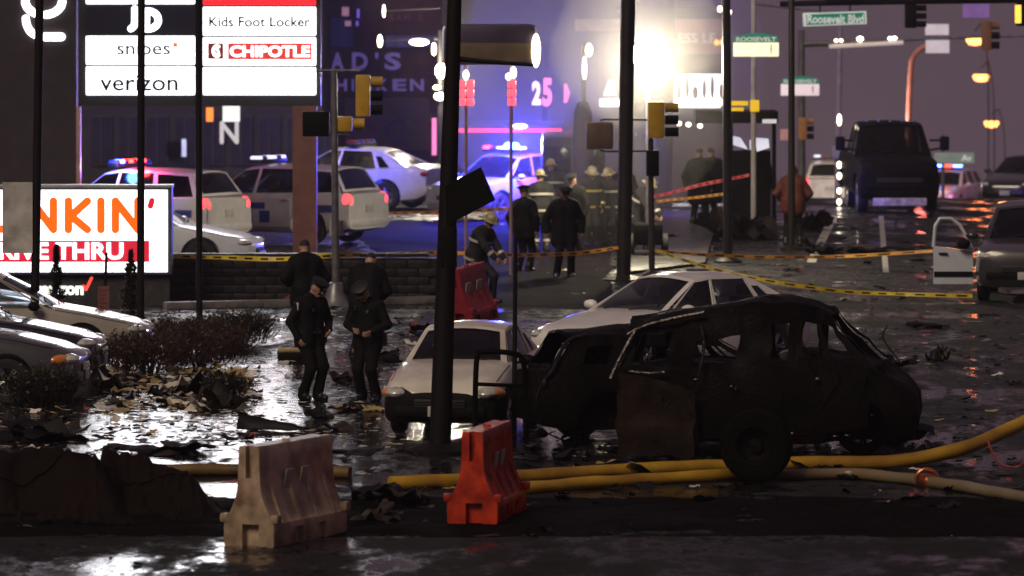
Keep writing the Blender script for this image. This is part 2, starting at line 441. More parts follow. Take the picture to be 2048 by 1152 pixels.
def crumple(me, amt, seed, sc=1.2):
    for v in me.vertices:
        q = v.co * sc + Vector((seed, seed * 2, 0))
        k = min(1, max(0, v.co.z / .5))
        v.co += Vector((mnoise.noise(q), mnoise.noise(q + Vector((31, 0, 0))), mnoise.noise(q + Vector((0, 57, 0))))) * amt * k
        q *= 4.2
        v.co += Vector((mnoise.noise(q), mnoise.noise(q + Vector((31, 0, 0))), mnoise.noise(q + Vector((0, 57, 0))))) * amt * .3 * k
    me.update()
def car(name, label, cat, loc, yaw, S, paint, glassm=None, group=None, trim=None, burnt=False, seed=0, doors=True, mirrors=True,
        headm=None, tailm=None, amber=False, openleft=False, bumper=None, scale=1.0, seats=True, amt=.09, wheels=(1, 1, 1, 1), grille=True, dark_lower=False, plates=True):
    t = thing(name, label, cat, loc, yaw, group); t.scale = (scale,) * 3
    glassm = glassm or M_GLASS; trim = trim or M_TRIM; rows = S['rows']; made = []
    def part(nm, mb, m, parent=t, smooth=35):
        me = mb if not isinstance(mb, MB) else mb.mesh(nm, smooth)
        if burnt: crumple(me, amt, seed)
        return mkobj(nm, me, m, parent)
    body = loft_body(rows).mesh('body'); wr = S['wr']
    cut = MB()
    for x in S['wx']:
        for s in (-1, 1):
            y0 = side_y(rows, x, wr)
            cut.lathe([(.001, -.24), (wr * 1.17, -.24), (wr * 1.17, .24), (.001, .24)], 22, 0, Matrix.Translation((x, s * y0, wr + .02)) @ Matrix.Rotation(R(90), 4, 'X'))
    body = boolean_cut(body, cut)
    bo = part('body', body, [paint, M_BLACK] if dark_lower else paint)
    if dark_lower:
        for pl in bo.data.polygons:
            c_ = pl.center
            pl.material_index = 1 if (c_.x > 1.0 and c_.z < .60 + .03 * math.sin(c_.y * 9)) or c_.z < .34 else 0  # low front and sill faces take the black slot
    # greenhouse
    bb, tt, zb, zt, yb, yt = (S[k] for k in ('bb', 'tt', 'zb', 'zt', 'yb', 'yt'))
    fr = MB()
    for s in (-1, 1):
        for i in range(len(bb) - 1):
            fn = patch((bb[i], s * yb, zb[i] - .03), (bb[i + 1], s * yb, zb[i + 1] - .03), (tt[i + 1], s * yt, zt[i + 1]), (tt[i], s * yt, zt[i]), (0, s * .015, 0))
            pn = MB(); m = S['bays'][i]
            frame_and_pane(fr, pn, fn, *m, (0, -s * .018, 0))
            if not burnt: part('side_window', pn, glassm)
    def crown(y): return .055 * (1 - (y / yt) ** 2)
    n = len(tt)
    rf = MB()
    def roof(u, v):
        q = u * (n - 1); i = min(int(q), n - 2); f = q - i; y = lerp(-yt, yt, v)
        return (lerp(tt[i], tt[i + 1], f) - (.05 * (1 - (2 * v - 1) ** 2) * (-1 if u < .01 else 1 if u > .99 else 0)), y, lerp(zt[i], zt[i + 1], f) + crown(y))
    rf.grid(roof, (n - 1) * 4, 10)
    ws = MB(); fn = patch((bb[0] + .04, -yb * .97, zb[0]), (bb[0] + .04, yb * .97, zb[0]), (tt[0], yt, zt[0]), (tt[0], -yt, zt[0]), (.10, 0, .02))
    fn2 = lambda u, v: fn(u, v) + Vector((0, 0, crown(lerp(-yt, yt, u)) * v))
    frame_and_pane(fr, ws, fn2, .06, .06, .05, .07, (-.015, 0, -.01), 6)
    rw = MB(); fr_ = patch((bb[-1] - .02, yb * .95, zb[-1]), (bb[-1] - .02, -yb * .95, zb[-1]), (tt[-1], -yt, zt[-1]), (tt[-1], yt, zt[-1]), (-.07, 0, .02))
    fn3 = lambda u, v: fr_(u, v) + Vector((0, 0, crown(lerp(-yt, yt, u)) * v))
    frame_and_pane(fr, rw, fn3, .07, .07, .10, .08, (.015, 0, -.01), 6)
    part('window_frame', fr, paint); part('roof', rf, paint)
    if not burnt: part('windshield', ws, glassm); part('rear_window', rw, glassm)
    # wheels
    k = 0
    for x in S['wx']:
        for s in (-1, 1):
            if wheels[k]: add_wheel(t, x, s * (side_y(rows, x, wr) - .12), wr, burnt=M_BURNT if burnt else None)
            k += 1
    # doors
    if doors:
        for s in (-1, 1):
            for (xa, xb) in ((bb[0] - .12, bb[1] + .0), (bb[1] - .03, min(bb[2] + .06, bb[1] - .85))):
                zl = rows[4][1] + .12; zhi = zb[1] - .05
                def dfn(u, v):
                    x = lerp(xa, xb, u); z = lerp(zl, zhi, v)
                    e = .008 if (.02 < u < .98 and .02 < v < .98) else -.012
                    return (x, s * (side_y(rows, x, min(z, interp_rows(rows, x)[2] - .005)) + e), z)
                kn = [0, .025, .2, .4, .6, .8, .975, 1]
                dm = MB().grid(lambda u, v: dfn(kn[int(round(u * 7))], kn[int(round(v * 7))]), 7, 7)
                do = part('door', dm, paint)
                if not burnt:
                    xh = lerp(xa, xb, .86); zh = zhi - .08
                    part('handle', MB().box((xh, s * (side_y(rows, xh, zh) + .025), zh), (.18, .03, .03), None, 0, .012), paint, do)
    hx, hy, hz, a, b, c = S['head']
    for s in (-1, 1):
        if not burnt:
            h = part('headlight', MB().ell((hx, s * hy, hz), (a, b, c), 16, 0, Matrix.Rotation(-s * R(28), 3, 'Z')), headm or M_LENS)
            if amber: part('turn_lamp', MB().ell((hx - .07, s * (hy + .155), hz), (.16, .06, .075), 12, 0, Matrix.Rotation(-s * R(35), 3, 'Z')), M_AMBER, h)
            x2, y2, z2, a2, b2, c2 = S['tail']
            part('taillight', MB().ell((x2, s * y2, z2), (a2, b2, c2), 14, 0, Matrix.Rotation(s * R(25), 3, 'Z')), tailm or M_REDL)
            if mirrors:
                zm = zb[0] + .07; xm = bb[0] - .28
                mm = MB().ell((xm, s * (yb + .20), zm), (.09, .12, .075), 14); mm.tube([(xm, s * (yb - .02), zm - .05), (xm, s * (yb + .15), zm - .03)], .022, 6)
                part('wing_mirror', mm, paint if trim is M_TRIM else trim)
    if not burnt:
        nx = rows[0][0]; w0 = rows[1][4]
        bz = lerp(rows[1][1], rows[1][2], .38)
        part('front_bumper', MB().box((nx - .06, 0, bz), (.16, w0 * 1.7, .16), None, 0, .06), bumper or paint)
        part('rear_bumper', MB().box((rows[-1][0] + .05, 0, rows[-1][1] + .14), (.16, rows[-1][4] * 2.05, .18), None, 0, .06), bumper or paint)
        if grille:
            gm = MB().box((nx + .005, 0, lerp(rows[0][1], rows[0][2], .62)), (.04, rows[0][4] * 1.35, .12), None, 0, .015); go = part('grille', gm, M_TRIM)
            for i in range(3):
                part('grille_bar', MB().box((nx + .03, 0, lerp(rows[0][1], rows[0][2], .62) - .035 + .035 * i), (.012, rows[0][4] * 1.3, .01)), M_CHROME, go)
        if plates: part('number_plate', MB().box((rows[-1][0] - .012, 0, lerp(rows[-1][1], rows[-1][2], .62)), (.02, .32, .16), None, 0, .004), M_PLATE)
        if plates: part('number_plate', MB().box((nx + .035, 0, bz), (.02, .32, .14), None, 0, .004), M_PLATE)
    if not burnt:
        for y0 in (-.45, .10):
            part('wiper', MB().tube([fn2(.5 + y0 / (2 * yb), .06) + Vector((.02, 0, .01)), fn2(.5 + (y0 + .42) / (2 * yb), .16) + Vector((.02, 0, .012))], .009, 5), M_TRIM)
        for s in (-1, 1):
            for (xa, xb) in ((bb[0] + .02, rows[2][0]),):      # bonnet shut line
                part('bonnet_seam', MB().tube([(lerp(xa, xb, q), s * half_ring(interp_rows(rows, lerp(xa, xb, q)))[8][0], half_ring(interp_rows(rows, lerp(xa, xb, q)))[8][1] + .002) for q in [i / 6 for i in range(7)]], .006, 5), M_TRIM)
    if seats:
        sm = M_BURNT if burnt else M_SEAT
        for (x, y) in ((.05, .38), (.05, -.38), (-.85, .38), (-.85, -.38)):
            z0 = zb[0] - .45
            st = MB().box((x, y, z0), (.5, .46, .16), None, 0, .05); st.box((x - .25, y, z0 + .33), (.14, .44, .6), Matrix.Rotation(R(-14), 3, 'Y'), 0, .05)
            st.box((x - .34, y, z0 + .72), (.1, .24, .17), None, 0, .04)
            part('seat', st, sm)
        if not burnt:
            part('steering_wheel', MB().tube([(.55 + .05 * math.sin(q), .38 + .18 * math.cos(q), zb[0] - .02 + .17 * math.sin(q)) for q in [i * math.pi / 8 for i in range(17)]], .016, 6), M_TRIM)
        part('dashboard', MB().box((bb[0] - .12, 0, zb[0] - .12), (.4, yb * 1.7, .2), None, 0, .06), sm)
    return t
def lightbar(t, x, z, segs, w=1.25):
    b = MB().box((x, 0, z), (.28, w, .09), None, 0, .03).obj('light_bar', M_TRIM, t)
    n = len(segs); sw = w / n
    for i, m in enumerate(segs):
        MB().box((x, -w / 2 + sw * (i + .5), z + .065), (.24, sw * .8, .10), None, 0, .03).obj('light_module', m, b)
    return b
# ================================================================ people (one continuous surface each, from blended volumes)
def cap(p, a, b, ra, rb):
    a, b = np.array(a, float), np.array(b, float); ab = b - a; L = max(ab @ ab, 1e-9)
    t = np.clip(((p - a) @ ab) / L, 0, 1)
    return np.linalg.norm(p - (a + t[:, None] * ab), axis=1) - (ra + (rb - ra) * t)
def ellip(p, c, r, Rm=None):
    q = p - np.array(c, float)
    if Rm is not None: q = q @ Rm
    r = np.array(r, float); k = q / r; n = np.linalg.norm(k, axis=1); n2 = np.linalg.norm(k / r, axis=1)
    return n * (n - 1) / np.maximum(n2, 1e-6)
def surface(prims, h, k=.03):
    """prims: (kind, args, bounds centre pts, radius, material). Surface nets on the smooth union."""
    pts = np.array([q for P in prims for q in P[2]]); rm = max(P[3] for P in prims)
    lo = pts.min(0) - rm - 3 * h; hi = pts.max(0) + rm + 3 * h
    n = np.ceil((hi - lo) / h).astype(int) + 1
    ax = [lo[i] + h * np.arange(n[i]) for i in range(3)]
    g = np.stack(np.meshgrid(*ax, indexing='ij'), -1)
    f = np.full(tuple(n), 9.0); best = np.full(tuple(n), 9.0); mid = np.zeros(tuple(n), int)
    for kind, args, bp, r, m in prims:
        bp = np.array(bp); pad = r + 3 * k + 2 * h
        i0 = np.maximum(0, np.floor((bp.min(0) - pad - lo) / h).astype(int)); i1 = np.minimum(n, np.ceil((bp.max(0) + pad - lo) / h).astype(int) + 1)
        sl_ = tuple(slice(a, b) for a, b in zip(i0, i1))
        q = g[sl_].reshape(-1, 3)
        d = (cap(q, *args) if kind == 'c' else ellip(q, *args)).reshape(f[sl_].shape)
        kk = k if r > .03 else k * .35
        hh = np.clip(.5 + .5 * (f[sl_] - d) / kk, 0, 1)
        f[sl_] = f[sl_] * (1 - hh) + d * hh - kk * hh * (1 - hh)
        b = d < best[sl_]; best[sl_] = np.where(b, d, best[sl_]); mid[sl_] = np.where(b, m, mid[sl_])
    ins = f < 0
    corners = [(i, j, l) for i in (0, 1) for j in (0, 1) for l in (0, 1)]
    def sh(A, o): return A[o[0]:A.shape[0] - 1 + o[0], o[1]:A.shape[1] - 1 + o[1], o[2]:A.shape[2] - 1 + o[2]]
    cnt = sum(sh(ins, o).astype(int) for o in corners)
    act = (cnt > 0) & (cnt < 8)
    idx = np.full(act.shape, -1); cells = np.argwhere(act); idx[act] = np.arange(len(cells))
    acc = np.zeros((len(cells), 3)); num = np.zeros(len(cells))
    for a in corners:
        for dim in range(3):
            if a[dim]: continue
            b = list(a); b[dim] = 1
            fa = sh(f, a)[act]; fb = sh(f, tuple(b))[act]; cr = (fa < 0) != (fb < 0)
            t = np.where(cr, fa / np.where(np.abs(fa - fb) < 1e-9, 1, fa - fb), 0)
            p = np.array(a, float)[None].repeat(len(cells), 0); p[:, dim] = t
            acc += np.where(cr[:, None], p, 0); num += cr
    V = lo + h * (cells + acc / num[:, None])
    mv = sh(mid, (0, 0, 0))[act]
    faces = []
    for dim in range(3):
        o1, o2 = [d for d in range(3) if d != dim]
        A = ins; s0 = [slice(None)] * 3; s1 = [slice(None)] * 3; s0[dim] = slice(0, -1); s1[dim] = slice(1, None)
        ch = np.argwhere(A[tuple(s0)] != A[tuple(s1)])
        ok = (ch[:, o1] > 0) & (ch[:, o2] > 0) & (ch[:, o1] < act.shape[o1]) & (ch[:, o2] < act.shape[o2])
        ch = ch[ok]
        q = []
        for da, db in ((1, 1), (0, 1), (0, 0), (1, 0)):
            c = ch.copy(); c[:, o1] -= da; c[:, o2] -= db; q.append(idx[c[:, 0], c[:, 1], c[:, 2]])
        faces.append(np.stack(q, 1))
    Fq = np.concatenate(faces); Fq = Fq[(Fq >= 0).all(1)]
    return V, Fq, mv[Fq[:, 0]]
# a hand: palm, four unequal curled fingers and a thumb off the side of the palm; wrist at origin, fingers along -z, palm facing +x, thumb to -y
def make_hand():
    P = []
    def c(a, b, ra, rb): P.append(('c', (a, b, ra, rb), (a, b), max(ra, rb), 0))
    c((0, 0, .03), (0, 0, -.01), .026, .027)
    for y, l in ((-.03, .074), (-.01, .082), (.01, .077), (.03, .06)):
        k = (0.002, y * .95, -.085); c((0, y * .6, -.02), k, .016, .0125)
        m1 = (.014, y * 1.08, -.085 - l * .45); m2 = (.036, y * 1.08, -.085 - l * .70); m3 = (.052, y * 1.05, -.085 - l * .72)
        c(k, m1, .0105, .0095); c(m1, m2, .0095, .0085); c(m2, m3, .0085, .0075)
    c((.005, -.022, -.02), (.02, -.05, -.06), .016, .012); c((.02, -.05, -.06), (.032, -.052, -.095), .0115, .009)
    return surface(P, .006, .008)
HANDV, HANDF, _ = make_hand()
def ik(a, b, l1, l2, hint):
    a, b, hint = Vector(a), Vector(b), Vector(hint); d = b - a; L = min(d.length, (l1 + l2) * .995)
    d.normalize(); b = a + d * L
    x = (l1 * l1 - l2 * l2 + L * L) / (2 * L); h = math.sqrt(max(0, l1 * l1 - x * x))
    n = hint - d * hint.dot(d); n.normalize()
    return a + d * x + n * h, b
M_SKIN = mat('skin', (.42, .24, .17), .5, var=.15)
M_SKIN2 = mat('brown_skin', (.16, .085, .055), .5, var=.15)
M_NAVY = mat('navy_uniform', (.0045, .0045, .006), .8, var=.4, vs_=5, bump=.5, bs=9, spec=.2)
M_NAVYT = mat('navy_trousers', (.004, .004, .005), .85, var=.4, vs_=5, bump=.4, bs=9, spec=.2)
M_BOOT = mat('boot_leather', (.008, .008, .008), .4)
M_EYE = mat('dark_eye', (.02, .015, .012), .2)
M_HAIR = mat('dark_hair', (.012, .01, .008), .6, bump=.6, bs=120)
M_TURN = mat('turnout_coat', (.014, .014, .02), .8, var=.4, bump=.5, bs=9)
M_BAND = mat('reflective_band', (.55, .52, .45), .3, var=.3)
M_YBAND = mat('lime_reflective_band', (.55, .45, .08), .3, var=.3)
M_RUST = mat('rust_red_jacket', (.10, .018, .011), .75, var=.4, bump=.4, bs=9)
M_CAP = mat('cap_cloth', (.004, .004, .005), .6)
M_BADGE = mat('white_patch', (.6, .6, .58), .5)
M_HELM = mat('cream_helmet', (.42, .36, .22), .35, var=.5, vs_=9)
def person(label, px, py, yaw=0, H=1.8, lean=0, hp=0, hy=0, feet=((-.12, 0), (.12, .03)), hands=((-.27, -.06, .86), (.27, -.06, .86)), bulk=1.1, coat=.0,
           mats=None, hat=None, vox=.016, pel=None, bands=None, group=None, loc=None, knee=(0, -1, 0), hair=True, fz=(0, 0), hood=False):
    """facing -y (the camera) at yaw 0; left hand of the tuples is x<0"""
    sc = H / 1.8
    loc = loc if loc is not None else G(px, py)
    t = thing('person', label, 'person', loc, yaw, group); t.scale = (sc,) * 3
    skin, jk, tr, bt = mats or (M_SKIN, M_NAVY, M_NAVYT, M_BOOT)
    P = []
    def c(a, b, ra, rb, m): P.append(('c', (tuple(a), tuple(b), ra, rb), (tuple(a), tuple(b)), max(ra, rb), m))
    def e(ce, r, m, Rm=None): P.append(('e', (tuple(ce), r, Rm), (tuple(ce),), max(r), m))
    pel = Vector(pel or (0, 0, .93))
    RL = Matrix.Rotation(lean, 3, 'X')           # forward = -y : positive lean bends forward
    ctr = pel + RL @ Vector((0, 0, .26)); sh = pel + RL @ Vector((0, 0, .49))
    for s in (-1, 1):
        c(pel + Vector((s * .065, 0, -.02)), pel + RL @ Vector((s * .06, 0, .14)), .115 * bulk, .112 * bulk, 1)
        c(pel + RL @ Vector((s * .06, 0, .12)), pel + RL @ Vector((s * .085, .0, .42)), .112 * bulk, .122 * bulk, 1)
        c(sh + RL @ Vector((s * .05, 0, 0)), sh + RL @ Vector((s * .175, 0, -.03)), .085 * bulk, .07 * bulk, 1)
    if coat:
        for s in (-1, 1):
            c(pel + Vector((s * .075, .0, .05)), pel + Vector((s * .095, -.02, -coat)), .125 * bulk, .115 * bulk, 1)
    # head
    neck = sh + RL @ Vector((0, -.015, .06)); RH = Matrix.Rotation(hy, 3, 'Z') @ Matrix.Rotation(lean * .5 + hp, 3, 'X')
    hc = neck + RH @ Vector((0, -.025, .155)); Rn = np.array(RH)
    c(sh, neck + RH @ Vector((0, 0, .06)), .062, .055, 0)
    c(sh + RL @ Vector((0, .0, .0)), neck, .085 * bulk, .075, 1)
    e(hc, (.074, .093, .112), 0, Rn)
    def hd(v): return tuple(hc + RH @ Vector(v))
    c(hd((0, -.055, -.075)), hd((0, -.07, -.085)), .042, .032, 0)                    # jaw, chin
    c(hd((0, -.088, .012)), hd((0, -.112, -.028)), .011, .016, 0)                    # nose
    c(hd((-.035, -.083, .03)), hd((.035, -.083, .03)), .012, .012, 0)                # brow
    for s in (-1, 1):
        e(hd((s * .076, .005, -.005)), (.013, .022, .032), 0, Rn)
        e(hd((s * .031, -.087, .006)), (.013, .011, .009), 4, Rn)
    c(hd((-.022, -.093, -.062)), hd((.022, -.093, -.062)), .007, .007, 4)
    if hood: e(hd((0, .03, .0)), (.10, .10, .13), 1, Rn)
    elif hair: e(hd((0, .02, .035)), (.08, .088, .09), 5, Rn)
    # arms
    hm = []
    for s, hnd in zip((-1, 1), hands):
        S = sh + RL @ Vector((s * .19, 0, -.03)); el, wr = ik(S, hnd, .30, .26, (s * .8, .7, -.3))
        c(S, el, .067 * bulk, .054 * bulk, 1); c(el, wr, .054 * bulk, .042 * bulk, 1)
        hm.append((s, el, wr))
    # legs
    for s, ft, z in zip((-1, 1), feet, fz):
        hip = pel + Vector((s * .09, 0, -.05)); kn, an = ik(hip, (ft[0], ft[1], .09 + z), .44, .42, knee)
        c(hip, kn, .108, .082, 2); c(kn, an, .080, .068, 2); c(kn.lerp(an, .75), an, .070, .074, 2)
        c((ft[0], ft[1] + .03, .052 + z), (ft[0] + s * .02, ft[1] - .16, .042 + z), .052, .042, 3)
        c((ft[0], ft[1] + .04, .04 + z), (ft[0] + s * .02, ft[1] - .17, .03 + z), .04, .034, 3)
        c((ft[0], ft[1] + .02, .05 + z), (ft[0], ft[1] + .01, .16 + z), .052, .054, 3)
    V, Fq, fm = surface(P, vox)
    mb = MB(); mb.v = [Vector(p) for p in V]; mb.f = [tuple(int(i) for i in q) for q in Fq]; mb.m = [int(i) for i in fm]
    for s, el, wr in hm:
        d = (wr - el).normalized(); z = -d; x = Vector((-s, 0, 0)); x = (x - z * x.dot(z)).normalized(); y = z.cross(x)
        M = Matrix((x, y, z)).transposed().to_4x4(); M.translation = wr - d * .0
        hv = [Vector((p[0], p[1] * (1 if s > 0 else -1), p[2])) for p in HANDV]
        mb.add(hv, [tuple(int(i) for i in q) for q in HANDF], 0, M)
    b = mb.obj('body', [skin, jk, tr, bt, M_EYE, M_HAIR], t, 180)
    HM = Matrix.Translation(hc) @ RH.to_4x4()
    if vox < .015:
        MB().grid(lambda u, v: pel + RL @ Vector((.205 * bulk * math.cos(u * 2 * math.pi), .135 * bulk * math.sin(u * 2 * math.pi), .03 + .05 * v)), 26, 1).obj('duty_belt', M_BOOT, t)
        MB().box(pel + RL @ Vector((0, -.137 * bulk, .055)), (.06, .012, .045), RL, 0, .004).obj('belt_buckle', M_CHROME, t)
        MB().box(pel + RL @ Vector((.215 * bulk, 0, -.03)), (.05, .09, .19), RL, 0, .015).obj('holster', M_BOOT, t)
        MB().box(sh + RL @ Vector((-.12, -.13 * bulk, -.06)), (.05, .03, .075), RL, 0, .008).obj('radio_microphone', M_BOOT, t)
    if hat == 'cap':
        k = MB().lathe([(.001, .135), (.10, .135), (.135, .118), (.13, .10), (.086, .075), (.085, .045), (.001, .045)], 20, 0, HM @ Matrix.Rotation(R(8), 4, 'X'))
        h = k.obj('peaked_cap', M_CAP, t)
        MB().grid(lambda u, v: HM @ Vector((lerp(-.075, .075, u), -.065 - v * .07 * (1 - (2 * u - 1) ** 2 * .6), .05 - v * .03)), 8, 3).obj('visor', M_BOOT, h)
        MB().ell(HM @ Vector((0, -.098, .085)), (.016, .008, .02), 10).obj('cap_badge', M_CHROME, h)
    elif hat == 'beanie':
        MB().lathe([(.001, .128), (.045, .12), (.075, .09), (.088, .05), (.088, .015), (.080, .01)], 18, 0, HM).obj('knit_cap', M_CAP, t)
    elif hat == 'helmet':
        k = MB().lathe([(.001, .175), (.05, .165), (.09, .13), (.108, .08), (.112, .05), (.15, .035), (.165, .02), (.112, .025), (.10, .04)], 22, 0, HM @ Matrix.Diagonal((1, 1.2, 1, 1)))
        h = k.obj('helmet', M_HELM, t)
        for i in range(4):
            a = i * math.pi / 4
            MB().tube([HM @ Vector((.108 * math.cos(a) * q, .13 * math.sin(a) * q, .055 + .125 * math.sqrt(max(0, 1 - q * q)))) for q in (-1, -.8, -.4, 0, .4, .8, 1)], .008, 6).obj('helmet_ridge', M_HELM, h)
        MB().box(HM @ Vector((0, -.15, .10)), (.07, .012, .09), RH, 0, .005).obj('helmet_shield', M_BADGE, h)
    if bands:
        def ring(p0, p1, q, r, nm='reflective_strip', mm=None):
            p0, p1 = Vector(p0), Vector(p1); ce = p0.lerp(p1, q); d = (p1 - p0).normalized() * .028
            MB().tube([ce - d, ce + d], r, 14, 0, False).obj(nm, mm or bands, t)
        for s, el, wr in hm: ring(el, wr, .62, .054 * bulk)
        def hoop(z, rx, ry):
            MB().grid(lambda u, v: pel + RL @ Vector((rx * math.cos(u * 2 * math.pi), ry * math.sin(u * 2 * math.pi), z + .05 * v)), 26, 1).obj('reflective_strip', bands, t)
        hoop(.30, .215 * bulk, .142 * bulk); hoop(-.06, .20 * bulk + (.02 if coat else 0), .135 * bulk)
        for s, ft, z in zip((-1, 1), feet, fz): ring((ft[0], ft[1], .09), (ft[0], ft[1], .45), .5, .076)
    return t, sh, RL
# ================================================================ materials for things
M_BURNT = mat('burnt_metal', (.002, .0018, .0018), .6, 0, col2=(.0065, .0048, .0042), vs_=2.6, bump=.8, bs=22, rvar=.2, spec=.06)
M_WETM = mat('wet_bare_metal', (.10, .09, .09), .18, .9, col2=(.02, .015, .012), vs_=7, bump=.6, bs=30)
M_BURNTR = mat('rusted_panel', (.022, .011, .006), .7, 0, col2=(.005, .003, .0025), vs_=3, bump=.6, bs=18, spec=.15)
M_POLE = mat('dark_pole', (.008, .0065, .006), .6, 0, bump=.3, bs=12, spec=.2)
M_GALV = mat('galvanised_steel', (.20, .20, .21), .4, .5, var=.35, vs_=6)
M_SIGNY = mat('signal_yellow', (.55, .33, .03), .4, var=.25)
M_BLACK = mat('matt_black', (.005, .005, .0055), .65, spec=.12)
M_WHITEP = mat('white_car_paint', (.82, .80, .75), .28, coat=.8, var=.10, vs_=2)
M_DIRTYW = mat('dusty_white_paint', (.76, .73, .64), .35, coat=.5, col2=(.52, .48, .40), vs_=2.2)
M_DGREY = mat('dark_grey_paint', (.055, .055, .058), .28, coat=.9, var=.2)
M_BLKP = mat('black_car_paint', (.008, .008, .009), .2, coat=1)
M_CHAMP = mat('champagne_paint', (.36, .33, .27), .3, coat=.8, var=.15)
M_BLUEW = mat('pale_blue_paint', (.62, .66, .74), .3, coat=.8, var=.1)
M_SILV = mat('silver_grey_paint', (.028, .028, .032), .3, coat=.8, var=.15)
M_DECAL = mat('blue_decal', (.03, .06, .30), .4)
M_GOLD = mat('gold_decal', (.45, .28, .05), .4)
E_WHITE = emit('lit_white_panel', (1.0, 1.0, 1.06), 2.3)
E_TOP = emit('unseen_top_panel', (1.0, 1.0, 1.06), 9)  # for unseen upper sign panels added to brighten the wet ground
E_WHITE2 = emit('lit_white_letters', (1.0, .98, 1.0), 4.0)
E_RED = emit('red_beacon', (1.0, .025, .015), 16)
E_RED2 = emit('red_lit_strip', (1.0, .06, .09), 2.2)
E_PINK = emit('pink_lit_sign', (1.0, .22, .40), 1.2)
E_BLUE = emit('blue_beacon', (.05, .14, 1.0), 26)
E_TAIL = emit('lit_tail_lamp', (1.0, .05, .06), 2.5)
E_ORNG = emit('sodium_lamp', (1.0, .30, .07), 5)
E_FLOOD = emit('flood_lens', (1.0, .93, .70), 60)
E_WARM = emit('warm_bulb', (1.0, .85, .6), 6)
E_SHOP = emit('lit_shop_window', (1.0, .96, .95), 1.5)
E_AMB = emit('amber_signal', (1.0, .45, .06), 1.6)
E_HEAD = emit('lit_headlamp', (.9, .95, 1.0), 5)

# ---------------------------------------------------------------- jersey barricade
def barricade(name, label, col, loc, yaw, tilt=0, sc=1.0, L=1.8):
    t = thing(name, label, 'barricade', loc, yaw); t.scale = (sc,) * 3
    t.rotation_euler = (tilt * .4, tilt, yaw)
    prof = [(.295, 0), (.305, .02), (.305, .22), (.298, .25), (.275, .27), (.255, .32), (.205, .42), (.165, .52), (.143, .62), (.132, .75), (.128, .9), (.125, 1.05), (.11, 1.075)]
    ring = [(y, z) for y, z in prof] + [(-y, z) for y, z in prof[::-1]]
    mb = MB(); n = len(ring); xs = [-L / 2, -L / 2 + .015] + [-L / 2 + .06 + (L - .12) * i / 10 for i in range(11)] + [L / 2 - .015, L / 2]
    for i, x in enumerate(xs):
        k = .975 if i in (0, len(xs) - 1) else 1
        mb.v += [Vector((x, y * k, z)) for y, z in ring]
    for i in range(len(xs) - 1):
        for k in range(n):
            a, b = i * n + k, i * n + (k + 1) % n
            mb.f.append((a, b, b + n, a + n)); mb.m.append(0)
    mb.f.append(tuple(range(n))[::-1]); mb.m.append(0); o = (len(xs) - 1) * n; mb.f.append(tuple(range(o, o + n))); mb.m.append(0)
    me = mb.mesh('body', 40)
    cut = MB()
    for s in (-1, 1):
        cut.box((s * L / 2, 0, .93), (.16, .075, .40), None)
        cut.box((s * L / 2, -.02, .07), (.20, .20, .34), None)
        for y in (-1, 1): cut.box((s * .28, y * .31, .07), (.20, .14, .22), None)
    me = boolean_cut(me, cut)
    mkobj('body', me, col, t)
    for s in (-1, 1):
        for x in (-.48, -.16, .16, .48):
            p = [(s * .10, .30), (s * .29, .26), (s * .27, .31), (s * .14, .66)]
            mb = MB().prism([(q, z) for q, z in p], -.025, .025, 0, Matrix.Translation((x * L / 1.35, 0, 0)) @ Matrix.Rotation(R(90), 4, 'Z') @ Matrix.Diagonal((1, 1, 1, 1)))
            mb.obj('rib', col, t)
        for x in (-.26, .12):
            MB().box((x, s * .158, .70), (.17, .02, .19), Matrix.Rotation(-s * R(11), 3, 'X'), 0, .006).obj('recess_plate', M_RECESS, t)
    for s in (-1, 1):
        for y in (-1, 1): MB().box((s * (L / 2 - .05), y * .30, .30), (.12, .10, .10), None, 0, .03).obj('corner_lug', col, t)
    MB().lathe([(.001, .03), (.045, .03), (.05, 0)], 14, 0, Matrix.Translation((0, 0, 1.068))).obj('filler_cap', col, t)
    return t
M_RECESS = mat('pale_plastic', (.40, .36, .30), .45)
M_BARW = mat('dirty_white_plastic', (.52, .39, .27), .42, col2=(.15, .095, .055), vs_=3.4, bump=.15, bs=10)
M_BARO = mat('orange_plastic', (.60, .05, .014), .27, col2=(.26, .018, .007), vs_=4.5, bump=.2, bs=7)
M_BARR = mat('red_plastic', (.26, .022, .035), .25, var=.3, vs_=4)
p = W(566, 1085, 60.2); barricade('jersey_barricade', 'dirty white plastic jersey barricade standing on the wet road in front', M_BARW, (p.x + .02, 60.5, 0), R(66), 0, .98)
p = W(965, 1050, 62.2); barricade('jersey_barricade', 'bright orange plastic jersey barricade in front of the leaning dark pole', M_BARO, (p.x + .05, 62.7, .03), R(79), R(0), .93)
p = W(945, 640, 98.3); barricade('jersey_barricade', 'red plastic barricade beside the stooping firefighter, lit purple', M_BARR, (p.x, 98.3, 0), R(58), R(-7), .92, .9)

